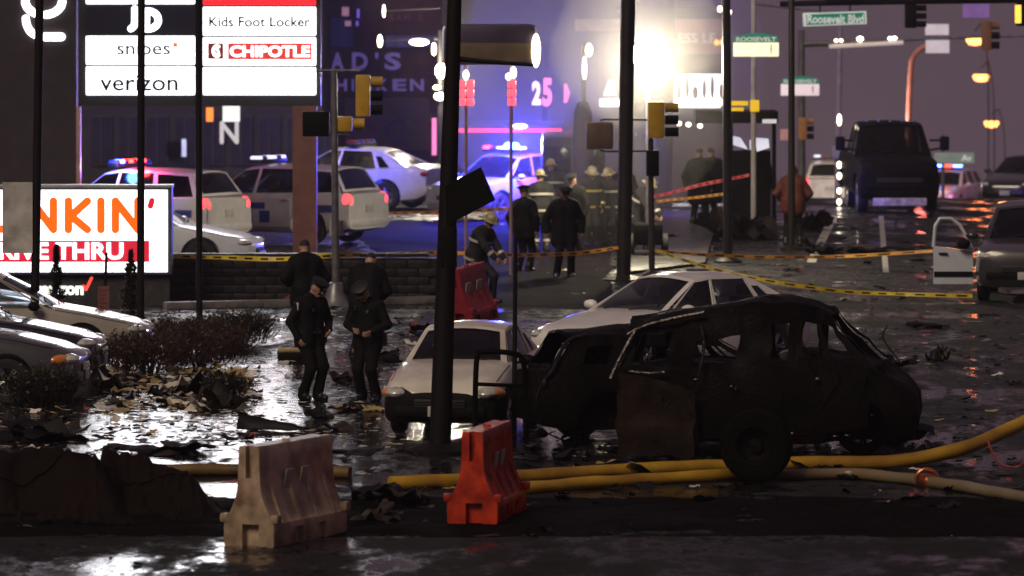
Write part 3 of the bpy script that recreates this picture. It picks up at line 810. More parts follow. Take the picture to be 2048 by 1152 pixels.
# ---------------------------------------------------------------- hoses
M_HOSE = mat('yellow_hose', (.50, .29, .012), .5, col2=(.26, .13, .008), vs_=1.8, bump=.3, bs=40)
M_HOSE2 = mat('pale_hose', (.22, .18, .12), .3, col2=(.14, .09, .025), vs_=.6, bump=.35, bs=16)
M_COPP = mat('copper_coupling', (.60, .22, .10), .25, .9)
def smooth_path(pts, n=8):
    out = []
    P_ = [Vector(p) for p in pts]; P_ = [P_[0] * 2 - P_[1]] + P_ + [P_[-1] * 2 - P_[-2]]
    for i in range(1, len(P_) - 2):
        for k in range(n):
            t = k / n; a, b, c, d = P_[i - 1:i + 3]
            out.append(.5 * ((2 * b) + (c - a) * t + (2 * a - 5 * b + 4 * c - d) * t * t + (3 * b - a - 3 * c + d) * t ** 3))
    out.append(P_[-2]); return out
def hose(name, label, pix, r, m, couple=None, z=None):
    t = thing(name, label, 'hose', (0, 0, 0))
    pts = smooth_path([W(x, y, d) for x, y, d in pix], 10)
    pts = [Vector((p.x, p.y, max(p.z, r * .9))) for p in pts]
    pts = [p + Vector((0, 0, .012 * mnoise.noise(p * 2.1))) for p in pts]
    MB().tube(pts, [r * (1 + .10 * mnoise.noise(p * 3)) for p in pts], 14).obj('hose_body', m, t, 80)
    if couple:
        i = int(couple * (len(pts) - 2)); d = (pts[i + 1] - pts[i]).normalized()
        MB().tube([pts[i] - d * .11, pts[i] - d * .09, pts[i] + d * .09, pts[i] + d * .11], [r * 1.05, r * 1.35, r * 1.35, r * 1.05], 16).obj('coupling', M_COPP, t)
        MB().tube([pts[i] + Vector((0, 0, 0)) + Vector((math.cos(a) * .13, 0, math.sin(a) * .13 + .02)) for a in [k * math.pi / 10 for k in range(11)]], .022, 8).obj('coupling_handle', M_COPP, t)
    return t
hose('fire_hose', 'thick yellow fire hose curving up at the right edge behind the burnt wheel',
     [(780, 990, 66.3), (900, 978, 66.6), (1060, 962, 67.2), (1250, 948, 68.0), (1430, 936, 68.6), (1600, 930, 69.0), (1760, 925, 69.2), (1880, 908, 69.4), (1970, 880, 69.8), (2060, 838, 70.5), (2150, 790, 71)], .085, M_HOSE)
gp = lambda L: [(x, y, gd(y)) for x, y in L]
hose('fire_hose', 'yellow fire hose lying in front of the other, under the burnt van', gp([(1030, 990), (1150, 980), (1300, 970), (1430, 963), (1520, 957)]), .075, M_HOSE)
hose('fire_hose', 'pale wet fire hose with a copper coupling at lower right', gp([(1500, 957), (1600, 960), (1700, 958), (1790, 966), (1870, 976), (1960, 990), (2060, 1008), (2150, 1026)]), .07, M_HOSE2, .56)
hose('fire_hose', 'dark yellow fire hose half buried at left behind the white barricade',
     [(200, 935, 68.6), (330, 948, 68.2), (460, 945, 68.2), (560, 950, 68.1), (700, 958, 67.8)], .075, mat('dirty_hose', (.14, .085, .02), .6, var=.5))
t = thing('cable', 'thin red cable looped on the ground at the right edge', 'cable', (0, 0, 0))
MB().tube(smooth_path([W(1975, 878, 69), W(1985, 905, 68.6), W(2003, 930, 68.2), W(2040, 932, 68), W(2055, 905, 68.4)], 8), .014, 6).obj('cable_run', mat('red_cable', (.25, .04, .02), .4), t)

# ---------------------------------------------------------------- burnt vehicles
VAN = dict(rows=[(1.80, .42, .60, .68, .6), (1.76, .32, .78, .86, .84), (1.62, .28, .96, 1.06, .89), (1.42, .28, 1.08, 1.20, .9), (1.05, .28, 1.24, 1.32, .9), (.4, .28, 1.27, 1.33, .9),
                 (-.6, .28, 1.20, 1.26, .9), (-1.4, .28, 1.14, 1.2, .9), (-1.85, .3, 1.12, 1.16, .88)],
           bb=[1.36, .62, .30, -.12, -1.13, -1.84], tt=[.72, .60, .32, -.10, -1.08, -1.62], zb=[1.26, 1.28, 1.28, 1.26, 1.19, 1.14], zt=[1.84, 1.88, 1.93, 1.94, 1.80, 1.66],
           yb=.84, yt=.66, wx=(1.1, -1.2), wr=.34, bays=[(.34, .14, .08, .28), (.12, .26, .08, .30), (.20, .34, .08, .32), (.30, .16, .08, .46), (.18, .14, .12, .24)],
           head=(1.8, .7, .8, .2, .2, .1), tail=(-1.8, .8, 1, .1, .1, .1))
p = W(1545, 925, 70.6)
van = car('burnt_van', 'burnt-out windowless black van wreck in the right foreground', 'van', (p.x, 70.8, -.02), R(-5), VAN, M_BURNT, burnt=True, seed=3.3, amt=.12, mirrors=False, wheels=(0, 1, 1, 1))
pm = MB().grid(lambda u, v: (-1.86 + u * .95 + .10 * mnoise.noise(Vector((v * 4, 3, u))), -.95 - .05 * mnoise.noise(Vector((u * 5, v * 5, 1))), .10 + v * (1.02 - .25 * u * u) + .08 * mnoise.noise(Vector((u * 4, 8, v)))), 10, 10)
o = pm.obj('door_panel', M_BURNTR, van); o['label'] = 'rust brown door panel'
MB().tube(smooth_path([(-1.75, -.72, 1.58), (-1.5, -.74, 1.70), (-1.1, -.76, 1.80), (-.8, -.76, 1.86)], 6), .026, 6).obj('roof_rail', M_WETM, van)  # glossy tubes added here and below for highlights on wet edges
MB().tube(smooth_path([(-1.95, -.90, 1.05), (-1.86, -.86, 1.25), (-1.72, -.78, 1.52), (-1.66, -.74, 1.62)], 6), .024, 6).obj('pillar_edge', M_WETM, van)
MB().tube(smooth_path([(-.84, -.84, 1.72), (-.80, -.86, 1.5), (-.82, -.9, 1.3), (-.86, -.93, 1.1)], 6), .022, 6).obj('pillar_edge', M_WETM, van)
MB().tube(smooth_path([(-1.72, -.93, 1.14), (-1.5, -.94, 1.12), (-1.28, -.93, 1.13)], 6), .018, 6).obj('window_edge', M_WETM, van)
for q in range(5):
    x = -1.2 + q * .55
    MB().tube(smooth_path([(x, -.5, 1.2), (x + .1, -.4, 1.0 + .1 * q % 3), (x + .3, -.3, .8)], 5), .02, 6).obj('bent_strut', M_BURNT, van)
rv = random.Random(5)
for q in range(7):
    x = rv.uniform(-1.5, 1.5); z0 = rv.uniform(1.1, 1.8)
    MB().tube(smooth_path([(x, -.80, z0), (x + rv.uniform(-.1, .1), -.92, z0 - .15), (x + rv.uniform(-.2, .2), -.96, z0 - rv.uniform(.3, .6))], 5), .009, 5).obj('hanging_wire', M_BURNT, van)
for q in range(10):
    x = rv.uniform(-1.5, 1.6)
    MB().ell((x, -.93 - rv.random() * .06, rv.uniform(.35, 1.1)), (rv.uniform(.02, .05), .03, rv.uniform(.015, .035)), 8).obj('wet_sparkle', M_WETM, van)  # small shiny lumps added as sparkles on the wreck
wp = W(1515, 970, 66.9)
t = bpy.data.objects.new('wheel_mount', MB().tube([(0, .05, .42), (0, .9, .42)], .06, 8).mesh('wheel_mount')); t.data.materials.append(M_BURNT); C.objects.link(t); t.parent = van
t.location = Matrix.Rotation(R(5), 3, 'Z') @ (Vector((wp.x, 67.25, .02)) - van.location); t.rotation_euler.z = R(-9)
X = Matrix.Rotation(R(90), 4, 'X') @ Matrix.Translation((0, 0, 0))
MB().lathe([(.22, -.13), (.34, -.15), (.41, -.13), (.43, -.06), (.43, .06), (.41, .13), (.34, .15), (.22, .13)], 30, 0, Matrix.Translation((0, 0, .42)) @ X).obj('tyre', mat('charred_tyre', (.003, .0025, .0025), .8, bump=1, bs=14, spec=.06), t)
MB().lathe([(.23, .13), (.20, .10), (.19, .02), (.09, .0), (.08, .06), (.001, .07)], 24, 0, Matrix.Translation((0, 0, .42)) @ X).lathe([(.23, -.13), (.20, -.02), (.001, -.02)], 24, 0, Matrix.Translation((0, 0, .42)) @ X).obj('rim', M_BURNT, t)
for k in range(5):
    a = k * 2 * math.pi / 5; MB().ell((.05 * math.cos(a), -.03, .42 + .05 * math.sin(a)), (.012, .014, .012), 8).obj('wheel_nut', M_BURNT, t)
p = W(1366, 915, 73)
bc = car('burnt_car', 'burnt-out black car shell behind the orange barricade, touching the van', 'car', (p.x, 73.4, -.01), R(14), dict(SUV, bays=[(.2, .15, .1, .3), (.22, .2, .1, .3), (.3, .34, .14, .32)]), M_BURNT, burnt=True, seed=8.1, amt=.07, scale=.84, wheels=(1, 1, 0, 1))
MB().tube(smooth_path([(-2.50, -.80, .75), (-2.42, -.86, 1.0), (-2.28, -.90, 1.18), (-2.1, -.80, 1.5), (-1.95, -.74, 1.64), (-1.7, -.72, 1.70)], 6), .028, 6).obj('pillar_edge', M_WETM, bc)  # glossy tube added for the bright highlight along the pillar
MB().ell((-2.40, -.86, .98), (.05, .06, .09), 10).obj('lamp_stub', M_WETM, bc)
# ---------------------------------------------------------------- damaged cars
p = W(960, 800, 76.9)
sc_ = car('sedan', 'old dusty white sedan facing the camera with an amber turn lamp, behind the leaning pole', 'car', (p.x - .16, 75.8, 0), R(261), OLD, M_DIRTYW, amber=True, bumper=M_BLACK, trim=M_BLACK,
          glassm=glass('dusty_glass', (.20, .20, .19)), scale=.96, dark_lower=True)
p = W(1338, 720, 86)
wc = car('sedan', 'clean white sedan with its hood toward the left, behind the burnt car', 'car', (p.x + .06, 86.4, 0), R(226), SEDAN, M_WHITEP, M_GLASS)
# ---------------------------------------------------------------- parked cars, left edge
p = W(-162, 700, 80.4); car('parked_sedan', 'dark grey sedan nearest in the row of parked cars at left', 'car', (p.x, 80.4, 0), R(-3), OLD, M_DGREY, M_GLASSD, 'cars parked at the left edge', scale=1.03, amber=True)
p = W(-130, 700, 83.4); car('parked_suv', 'shiny black car parked between the grey sedan and the champagne car', 'car', (p.x, 83.6, 0), R(-3), SEDAN, M_BLKP, M_GLASSD, 'cars parked at the left edge', scale=1.02)
p = W(-18, 700, 86.6); car('parked_sedan', 'champagne car with the pole in front of its side window', 'car', (p.x, 87.0, 0), R(-2), SEDAN, M_CHAMP, glass('bluish_glass', (.55, .62, .66)), 'cars parked at the left edge', trim=M_BLACK)
p = W(-165, 640, 90.5); car('parked_sedan', 'beige car farthest in the parked row, just its roof showing', 'car', (p.x, 90.6, 0), R(-2), SEDAN, M_CHAMP, M_GLASS, 'cars parked at the left edge', scale=1.04)
# ---------------------------------------------------------------- right: dark suv with open door
p = W(2062, 600, 105); sv = car('suv', 'dark silver suv at the right edge with its front door swung open', 'car', (p.x + .15, 106.2, 0), R(262), SUV, M_SILV, M_GLASSD, doors=True, bumper=M_BLACK)
def open_door(parent):
    mb = MB(); dpt = 105.6; PXM = lambda x, y: W(x, y, dpt)
    outl = [(1870, 568), (1866, 520), (1869, 490), (1872, 450), (1880, 437), (1902, 438), (1918, 450), (1934, 478), (1944, 500), (1946, 530), (1946, 568)]
    base = sv.matrix_world if False else None
    q = [PXM(*a) for a in outl]
    inv = (Matrix.Translation(sv.location) @ Matrix.Rotation(sv.rotation_euler.z, 4, 'Z')).inverted()
    # lower panel
    low = [(1867, 492), (1867, 568), (1946, 568), (1946, 502)]
    def panel(nm, poly, m, th, par, dy=0):
        mb = MB(); v = [PXM(*a) + Vector((0, dy, 0)) for a in poly]; n = len(v)
        mb.add(v + [a + Vector((.0, th, 0)) for a in v], [tuple(range(n)), tuple(range(2 * n - 1, n - 1, -1))] + [(i, n + i, n + (i + 1) % n, (i + 1) % n) for i in range(n)], 0, inv)
        return mb.obj(nm, m, par)
    d = panel('open_door', low, M_BLUEW, .09, parent); d['label'] = 'open pale front door'  # the suv's own paint; light on the door is in this pale colour
    fr = [(1867, 494), (1871, 452), (1880, 437), (1902, 437), (1920, 450), (1936, 478), (1946, 502)]
    mb = MB().tube([inv @ (PXM(*a) + Vector((0, .04, 0))) for a in fr], .032, 8); mb.obj('door_frame', M_BLUEW, d)
    panel('door_window', [(1873, 492), (1876, 455), (1883, 443), (1900, 443), (1916, 454), (1930, 480), (1940, 500)], glass('clear_glass', (.75, .77, .8)), .006, d, .04)
    panel('door_moulding', [(1868, 543), (1868, 553), (1945, 553), (1945, 543)], M_BLACK, .02, d, -.021)
    MB().box(inv @ (PXM(1886, 507) + Vector((0, -.02, 0))), (.05, .16, .035), None, 0, .01).obj('handle', M_BLACK, d)
    MB().ell(inv @ (PXM(1926, 487) + Vector((0, -.12, 0))), (.09, .13, .10), 12).obj('wing_mirror', M_BLACK, d)
open_door(sv)
# ---------------------------------------------------------------- police vehicles, left
def police_decals(t, S, s):
    for (x, w, z, h, m) in ((-1.9, .42, .82, .16, M_DECAL), (-.1, .5, .86, .14, M_DECAL), (.15, .18, .90, .22, M_GOLD), (-.35, .26, .62, .26, M_DECAL)):
        mb = MB().grid(lambda u, v: (x - w / 2 + w * u, s * (side_y(S['rows'], x - w / 2 + w * u, z - h / 2 + h * v) + .014), z - h / 2 + h * v), 4, 3)
        mb.obj('side_decal', m, t)
E_LBW = emit('white_light_module', (.75, .75, 1.0), 1.0)
M_LBO = mat('unlit_beacon', (.05, .06, .2), .2, coat=1)
M_LBO2 = mat('unlit_red_beacon', (.2, .03, .03), .2, coat=1)
M_PWHITE = mat('police_white_paint', (.62, .61, .66), .32, coat=.6, var=.12)
PG = 'police vehicles at the left'
p = W(292, 480, 125); t = car('police_suv', 'white police suv with flashing red and blue roof lights behind the drive-through sign', 'car', (p.x - .25, 125.2, 0), R(187), SUV, M_PWHITE, M_GLASSD, PG, tailm=E_TAIL)
t.rotation_euler.z = R(150)
lightbar(t, .15, 1.83, [M_LBO, E_RED, E_RED, M_LBO2, E_RED, M_LBO, E_BLUE, M_LBO], 1.35); police_decals(t, SUV, 1)
lamp('red_beacon_light', W(272, 330, 124.2), 130, (1, .04, .04), .15); lamp('blue_beacon_light', W(222, 330, 124.2), 130, (.08, .2, 1), .15)
p = W(545, 480, 127); t = car('police_suv', 'white police suv behind the brown sign post with red tail lights on', 'car', (p.x, 127.8, 0), R(152), SUV, M_PWHITE, M_GLASSD, PG, tailm=E_TAIL)
lightbar(t, .15, 1.83, [E_LBW, M_LBO, E_LBW, E_LBW, M_LBO, E_LBW]); police_decals(t, SUV, 1)
p = W(690, 400, 146); t = car('police_sedan', 'white police sedan parked behind the suvs, trunk toward the street', 'car', (p.x, 146.5, 0), R(158), SEDAN, M_PWHITE, M_GLASSD, PG, scale=1.08)
lightbar(t, -.4, 1.52, [M_LBO, M_LBO2, M_LBO, M_LBO2])
p = W(272, 540, 114); car('car', 'pale blue white car with its headlight above the block wall', 'car', (p.x - .05, 114.5, 0), R(-8), SEDAN, M_BLUEW, M_GLASSD, scale=1.05)
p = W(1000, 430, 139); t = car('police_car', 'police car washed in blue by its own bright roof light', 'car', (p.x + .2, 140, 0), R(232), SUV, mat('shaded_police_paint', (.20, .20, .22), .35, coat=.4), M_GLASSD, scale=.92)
lb = lightbar(t, .15, 1.83, [E_RED, M_LBO2, E_LBW, E_BLUE, E_BLUE, E_LBW], 1.35)
for y in (.12, .34): MB().ell((.15, y, 1.93), (.15, .13, .13), 14).obj('flare_dome', E_BLUE, lb)  # glowing domes added for the blown-out core of the blue flare
lamp('blue_beacon_light', W(1042, 285, 138.2), 5200, (.05, .06, 1), .2)
lamp('red_beacon_light', W(1100, 300, 138.8), 260, (1, .05, .08), .15)
# ---------------------------------------------------------------- truck on the crest, police suv and far cars
p = W(1790, 430, 143); t = car('truck', 'tall dark truck facing the camera on the crest of the road', 'truck', (p.x, 145.6, 0), R(272), TRUCK, mat('truck_black', (.003, .0026, .0035), .55, spec=.1), M_GLASSD, mirrors=False, headm=M_BLACK, plates=False)
for s in (-1, 1):
    mm = MB().box((1.05, s * 1.33, 1.72), (.14, .24, .36), None, 0, .05); mm.tube([(1.0, s * .95, 1.55), (1.05, s * 1.25, 1.6)], .03, 6); mm.tube([(1.0, s * .95, 1.8), (1.05, s * 1.25, 1.8)], .03, 6)
    mm.obj('tow_mirror', M_BLACK, t)
MB().box((2.9, 0, .31), (.10, 1.35, .20), None, 0, .03).obj('lit_road_box', mat('lit_road_tone', (.55, .5, .48), .4, var=.5, vs_=6), t)  # box added under the truck; its pale colour stands for lit road behind
for y in (-.6, -.3, 0, .3, .6): MB().ell((.55, y, 2.27), (.06, .05, .03), 8).obj('cab_marker', M_LBO, t)
lamp('far_suv_fill', W(1712, 300, 200), 1500, (1, .85, .7), .2)  # fill lamp added without a fixture to brighten the far police suv
for (x, y, a) in ((1713, 240, 12), (1704, 330, 7), (1706, 352, 7), (1704, 382, 6), (1706, 404, 6)): MB().ell(Vector((-1.9, -1.08, W(x, y, 147.4).z)), (.06, .06, PX(a, 147)), 10).obj('side_lamp', E_WARM, t)
p = W(1660, 425, 214); t = car('police_suv', 'white police suv seen from behind, left of the dark truck', 'car', (p.x, 214, gz(214)), R(86), SUV, mat('bright_police_paint', (.75, .73, .66), .3, coat=.6), M_GLASSD, tailm=E_TAIL, scale=1.02)
lightbar(t, .1, 1.83, [E_LBW, M_LBO, M_LBO2, E_LBW])
lamp('blue_far_beacon', W(1895, 400, 232), 500, (.9, .12, .6), .3)
p = W(1898, 400, 240); t = car('car', 'far car with purple flashing lights right of the truck', 'car', (p.x, 240, gz(240)), R(250), SUV, M_PWHITE, M_GLASSD)
lightbar(t, .1, 1.83, [E_BLUE, E_RED, E_BLUE])
p = W(1942, 410, 262); car('car', 'far white car with headlights beyond the crest', 'car', (p.x, 262, gz(262)), R(232), SEDAN, M_WHITEP, M_GLASSD, headm=E_HEAD)
p = W(1985, 430, 190); car('car', 'dark car at the crest just above the open door', 'car', (p.x, 178, gz(178) + .0), R(250), SEDAN, M_BLKP, M_GLASSD)
# ================================================================ poles
def pole(label, x0, y0, x1, ybase, w0, w1, m=None, name='utility_pole', d=None, cat='pole', base=True):
    d = d or gd(ybase); a = W(x1, ybase, d); b = W(x0, y0, d)
    t = thing(name, label, cat, a)
    n = 8; MB().tube([(b - a) * (i / n) for i in range(n + 1)], [lerp(PX(w1, d), PX(w0, d), i / n) / 2 for i in range(n + 1)], 14).obj('shaft', m or M_POLE, t, 60)
    if base: MB().lathe([(PX(w1, d) * 1.5, -.02), (PX(w1, d) * 1.5, .04), (PX(w1, d) * .9, .10), (PX(w1, d) * .5, .12)], 14).obj('base_flange', m or M_POLE, t)
    return t
def rel(t, px, py, d, dy=0): return W(px, py, d) + Vector((0, dy, 0)) - t.location
def board(t, nm, x0, y0, x1, y1, d, m, th=.03, dy=0, bev=0):
    a, b = W(x0, y1, d), W(x1, y0, d)
    return MB().box((a + b) / 2 + Vector((0, dy, 0)) - t.location, (b.x - a.x, th, b.z - a.z), None, 0, bev).obj(nm, m, t)
def poly_board(t, nm, pts, d, m, th=.03, dy=0):
    v = [rel(t, x, y, d, dy) for x, y in pts]; n = len(v)
    mb = MB(); mb.add(v + [a + Vector((0, th, 0)) for a in v], [tuple(range(n)), tuple(range(2 * n - 1, n - 1, -1))] + [(i, n + i, n + (i + 1) % n, (i + 1) % n) for i in range(n)])
    return mb.obj(nm, m, t)
def words(t, nm, body, x0, y0, x1, y1, d, m, dy=-.03, bold=0, spacing=1, shear=0, parent=None):
    M = Matrix.Translation(W((x0 + x1) / 2, (y0 + y1) / 2, d) + Vector((0, dy, 0)) - t.location)
    return text_mb(body, PX(x1 - x0, d), PX(y1 - y0, d), bold, .012, M, spacing, shear).obj(nm, m, parent or t, 0)
lean = pole('dark leaning pole in the middle with a tilted square sign', 911, -60, 880, 905, 28, 46)
dl = gd(905)
poly_board(lean, 'sign_board', [(890, 372), (962, 334), (991, 400), (893, 452)], dl - .3, M_BLACK, .02)
MB().box(rel(lean, 897, 495, dl, -.02), (PX(34, dl), .2, PX(88, dl)), None, 0, .04).obj('control_box', M_BLACK, lean)
MB().tube([rel(lean, 900, 410, dl), rel(lean, 950, 395, dl - .3)], .02, 6).obj('bracket', M_BLACK, lean)
MB().tube([rel(lean, 905, 116, dl), rel(lean, 960, 122, dl), rel(lean, 1066, 130, dl)], [.035, .03, .02], 8).obj('side_arm', M_POLE, lean)
t = pole('thin dark pole at far left carrying a plain grey board', 80, -60, 68, 735, 17, 18)
board(t, 'sign_board', 6, 364, 66, 506, gd(735), mat('grey_sign_back', (.55, .53, .50), .45, 0, var=.6, vs_=2), .02, -.08)
pole('thin dark pole crossing the drive-through sign near its right edge', 283, -60, 281, 690, 15, 15)
pole('thin dark pole between the two columns of the tall lit sign', 397, -60, 399, 650, 14, 13)
pole('thick dark pole with the bright floodlight just behind it', 1257, -60, 1247, 562, 30, 29, mat('weathered_pole', (.016, .014, .012), .5, .1, var=.4, bump=.3, bs=8))
pole('dark pole standing left of the shelter frame', 1452, -60, 1456, 525, 17, 19, mat('grey_pole', (.02, .019, .02), .4, .3))
pole('dark pole rising behind the person in the rust jacket', 1583, -60, 1583, 500, 12, 15)
pole('slim dark post in front of the dusty sedan windscreen', 1031, 474, 1028, 872, 8, 11, base=False, name='post', cat='post')
# burnt door frame standing loose over the sedan hood
t = thing('door_frame', 'bent dark door frame in front of the dusty sedan hood', 'wreckage', G(1000, 885))
dd = gd(885)
MB().tube(smooth_path([rel(t, 950, 885, dd), rel(t, 951, 770, dd), rel(t, 955, 712, dd), rel(t, 968, 704, dd), rel(t, 1020, 706, dd), rel(t, 1046, 722, dd), rel(t, 1050, 800, dd), rel(t, 1052, 885, dd)], 6), .035, 8).obj('frame_tube', M_BURNT, t)
MB().tube([rel(t, 950, 768, dd), rel(t, 1050, 772, dd)], .025, 8).obj('cross_bar', M_BURNT, t)

# ---------------------------------------------------------------- traffic signals
def signal_head(t, nm, x0, y0, x1, y1, d, lenses=3, side=1, m=None, lit=None, dy=0):
    m = m or M_SIGNY
    a, b = W(x0, y1, d), W(x1, y0, d); c = (a + b) / 2 + Vector((0, dy, 0)) - t.location; w, h = b.x - a.x, b.z - a.z
    bo = MB().box(c, (w * .55, w * .6, h), None, 0, .03).obj(nm, m, t)
    for i in range(lenses):
        z = h * (.5 - (i + .5) / lenses); r = h / lenses * .38
        off = Vector((side * w * .30, -.02, z))
        X = Matrix.Translation(c + off) @ Matrix.Rotation(R(90) * side, 4, 'Y')
        MB().lathe([(r, 0), (r, w * .45), (r * .93, w * .45), (r * .93, .02)], 16, 0, X).obj('visor', m if i == 0 else M_BLACK, bo)
        MB().lathe([(.001, .02), (r * .9, .015)], 16, 0, X).obj('lens', lit if (lit and i == 1) else M_BLACK, bo)
    return bo
d = gd(610)
t = pole('grey galvanised traffic signal pole with yellow heads, behind the officers', 668, 140, 672, 612, 12, 16, M_GALV, name='traffic_signal', cat='traffic light')
MB().lathe([(PX(34, d), 0), (PX(24, d), .10), (PX(14, d), .42), (PX(9, d), .44)], 18).obj('pole_base', M_GALV, t)
MB().tube([rel(t, 632, 141, d), rel(t, 720, 141, d)], .025, 8).obj('cross_arm', M_GALV, t)
signal_head(t, 'signal_head', 700, 150, 752, 233, d, 3, 1)
signal_head(t, 'signal_head', 664, 233, 716, 263, d - .3, 1, 1)
board(t, 'signal_back', 606, 222, 660, 272, d, M_BLACK, .25, -.2, .04)
MB().tube([rel(t, 655, 270, d), rel(t, 700, 270, d)], .02, 6).obj('bracket', M_GALV, t)
board(t, 'notice_plate', 659, 440, 687, 471, d, mat('white_notice', (.42, .40, .40), .5), .01, -.12)
d = gd(552)
t = pole('signal pole with amber backed heads beside the floodlit pole', 1300, 205, 1304, 552, 11, 13, mat('dark_steel', (.06, .05, .05), .4, .4), name='traffic_signal', cat='traffic light')
signal_head(t, 'signal_head', 1282, 203, 1342, 276, d, 3, 1)
board(t, 'pedestrian_signal', 1172, 244, 1226, 298, d, mat('brown_signal', (.13, .085, .07), .5), .2, -.1, .05)
MB().tube([rel(t, 1200, 241, d), rel(t, 1210, 239, d), rel(t, 1300, 240, d)], .02, 6).obj('bracket', M_BLACK, t)
MB().tube([rel(t, 1200, 300, d), rel(t, 1212, 303, d), rel(t, 1300, 302, d)], .02, 6).obj('bracket', M_BLACK, t)
board(t, 'push_button_box', 1292, 300, 1318, 352, d, M_BLACK, .15, -.08, .03)
# portable light tower: the bright flood
d = 121.0
t = thing('light_tower', 'portable floodlight tower glaring white beside the thick pole', 'floodlight', W(1296, 0, d).xy.to_3d())
MB().tube([(0, 0, .5), rel(t, 1296, 90, d)], [.06, .04], 10).obj('mast', M_GALV, t)
MB().box((0, 0, .5), (.6, 1.1, .45), None, 0, .06).obj('generator_box', M_BLACK, t)
for s in (-1, 1): add_wheel(t, 0 + s * .36, .1, .25, turn=R(90))
MB().tube([rel(t, 1255, 118, d), rel(t, 1345, 118, d)], .03, 8).obj('cross_arm', M_GALV, t)
for (x, y) in ((1268, 108), (1300, 96), (1292, 146), (1330, 136)):
    c = rel(t, x, y, d, -.15)
    h = MB().lathe([(.04, .18), (.13, .12), (.20, 0), (.185, 0), (.12, .10)], 20, 0, Matrix.Translation(c) @ Matrix.Rotation(R(-90), 4, 'X')).obj('lamp_head', M_GALV, t)
    MB().lathe([(.001, 0), (.10, .0), (.185, .008)], 20, 0, Matrix.Translation(c + Vector((0, .012, 0))) @ Matrix.Rotation(R(-90), 4, 'X')).obj('lens', E_FLOOD, h)
lamp('flood_light', W(1296, 125, d - .5), 1500, (1, .87, .58), .25)
# big tapered mast behind the flood
t = thing('monopole', 'broad dark tapering column rising behind the floodlight', 'column', (W(1305, 0, 150).x, 150, 0))
MB().tube([rel(t, 1306, 460, 150), rel(t, 1306, 210, 150), rel(t, 1304, -60, 150)], [.50, .55, .66], 20).obj('column_shaft', mat('olive_steel', (.05, .05, .035), .6), t)
# second flood on the lot at left of the leaning pole
d = 150
t = thing('area_light', 'lot light glowing warm white left of the leaning pole', 'lamp', (W(880, 0, d).x, d, gz(d)))
MB().tube([(0, 0, 0), rel(t, 880, 60, d)], [.09, .06], 10).obj('mast', M_POLE, t)
for (x, y, w, h) in ((882, 142, 22, 30), (874, 175, 16, 9), (880, 193, 24, 16), (868, 98, 9, 26), (838, 84, 40, 14), (760, 82, 10, 26), (768, 22, 6, 26)):
    MB().ell(rel(t, x, y, d, -.12), (PX(w, d) / 2, .08, PX(h, d) / 2), 14).obj('lamp_globe', E_FLOOD if w == 22 else E_WARM, t)
    MB().tube([rel(t, x, y, d, .05), rel(t, 880, y - 6, d)], .02, 6).obj('lamp_arm', M_POLE, t)
lamp('lot_light', W(882, 142, d - .6), 1100, (1, .88, .65), .2)

# ---------------------------------------------------------------- tall lit pylon sign
d = 122.0
py = thing('pylon_sign', 'tall lit shop directory sign with white store panels on a brown post', 'sign', (W(608, 0, d).x, d, 0))
board(py, 'cabinet', 158, -420, 641, 212, d, mat('cabinet_black', (.014, .012, .016), .5), .5, .32)
M_POST = mat('brown_post', (.14, .055, .045), .6, var=.25)
board(py, 'post', 585, 212, 633, 512, d, M_POST, .5, .3)
board(py, 'column', -30, -420, 150, 512, d, mat('dark_cladding', (.030, .022, .026), .6, var=.3), .5, .6)
board(py, 'column_light_strip', 150, 214, 158, 512, d, mat('pink_light_tone', (.45, .28, .28), .5), .3, .5)  # strip added for pink light on the column, put into its colour
DN = -.02
for (x0, y0, x1, y1, m) in ((172, -52, 390, 8, E_WHITE), (172, -112, 390, -56, E_TOP), (406, -112, 632, -56, E_TOP), (172, -172, 390, -116, E_TOP), (406, -172, 632, -116, E_TOP), (172, -400, 632, -180, E_TOP), (406, -52, 632, 10, emit('lit_red_panel', (1, .02, .03), .9)), (406, 14, 632, 71, E_WHITE), (172, 72, 390, 129, E_WHITE),  # rows above the view are added for their reflection on the ground
                            (406, 75, 632, 131, E_WHITE), (172, 133, 390, 190, E_WHITE), (406, 135, 632, 190, E_WHITE)):
    board(py, 'lit_panel', x0, y0, x1, y1, d, m, .06, 0, .03)
board(py, 'dark_panel', 172, 12, 390, 68, d, mat('navy_panel', (.01, .012, .03), .4), .06)
M_INK = mat('dark_ink', (.004, .006, .03), .6); M_INKG = mat('grey_ink', (.03, .035, .05), .6)
M_ORI = mat('orange_ink', (.6, .08, .01), .6, emis=.9, ecol=(1, .16, .02)); M_REDI = mat('red_ink', (.5, .02, .015), .6, emis=.55, ecol=(.85, .06, .045)); M_FAINT = mat('faint_ink', (.4, .45, .6), .6, emis=.72, ecol=(.8, .86, 1))
words(py, 'lettering', 'Kids Foot Locker', 418, 33, 621, 54, d, M_INK, -.045, .028)
words(py, 'lettering', 'snipes', 234, 84, 341, 118, d, M_INKG, -.045, .015)
board(py, 'logo_dot', 346, 85, 355, 94, d, M_ORI, .01, -.045)
words(py, 'lettering', 'verizon', 200, 150, 356, 182, d, M_INK, -.045, .015)
words(py, 'lettering', 'ECRA', 470, 155, 548, 176, d, M_FAINT, -.045, 0, 1.3)
board(py, 'logo_plate', 456, 86, 624, 119, d, M_REDI, .012, -.045, .005)
words(py, 'lettering', 'CHIPOTLE', 460, 91, 620, 114, d, E_WHITE, -.058, .03)
board(py, 'logo_medallion', 416, 86, 447, 118, d, mat('maroon_ink', (.12, .01, .01), .6, emis=.25, ecol=(.45, .05, .04)), .012, -.045, .005)
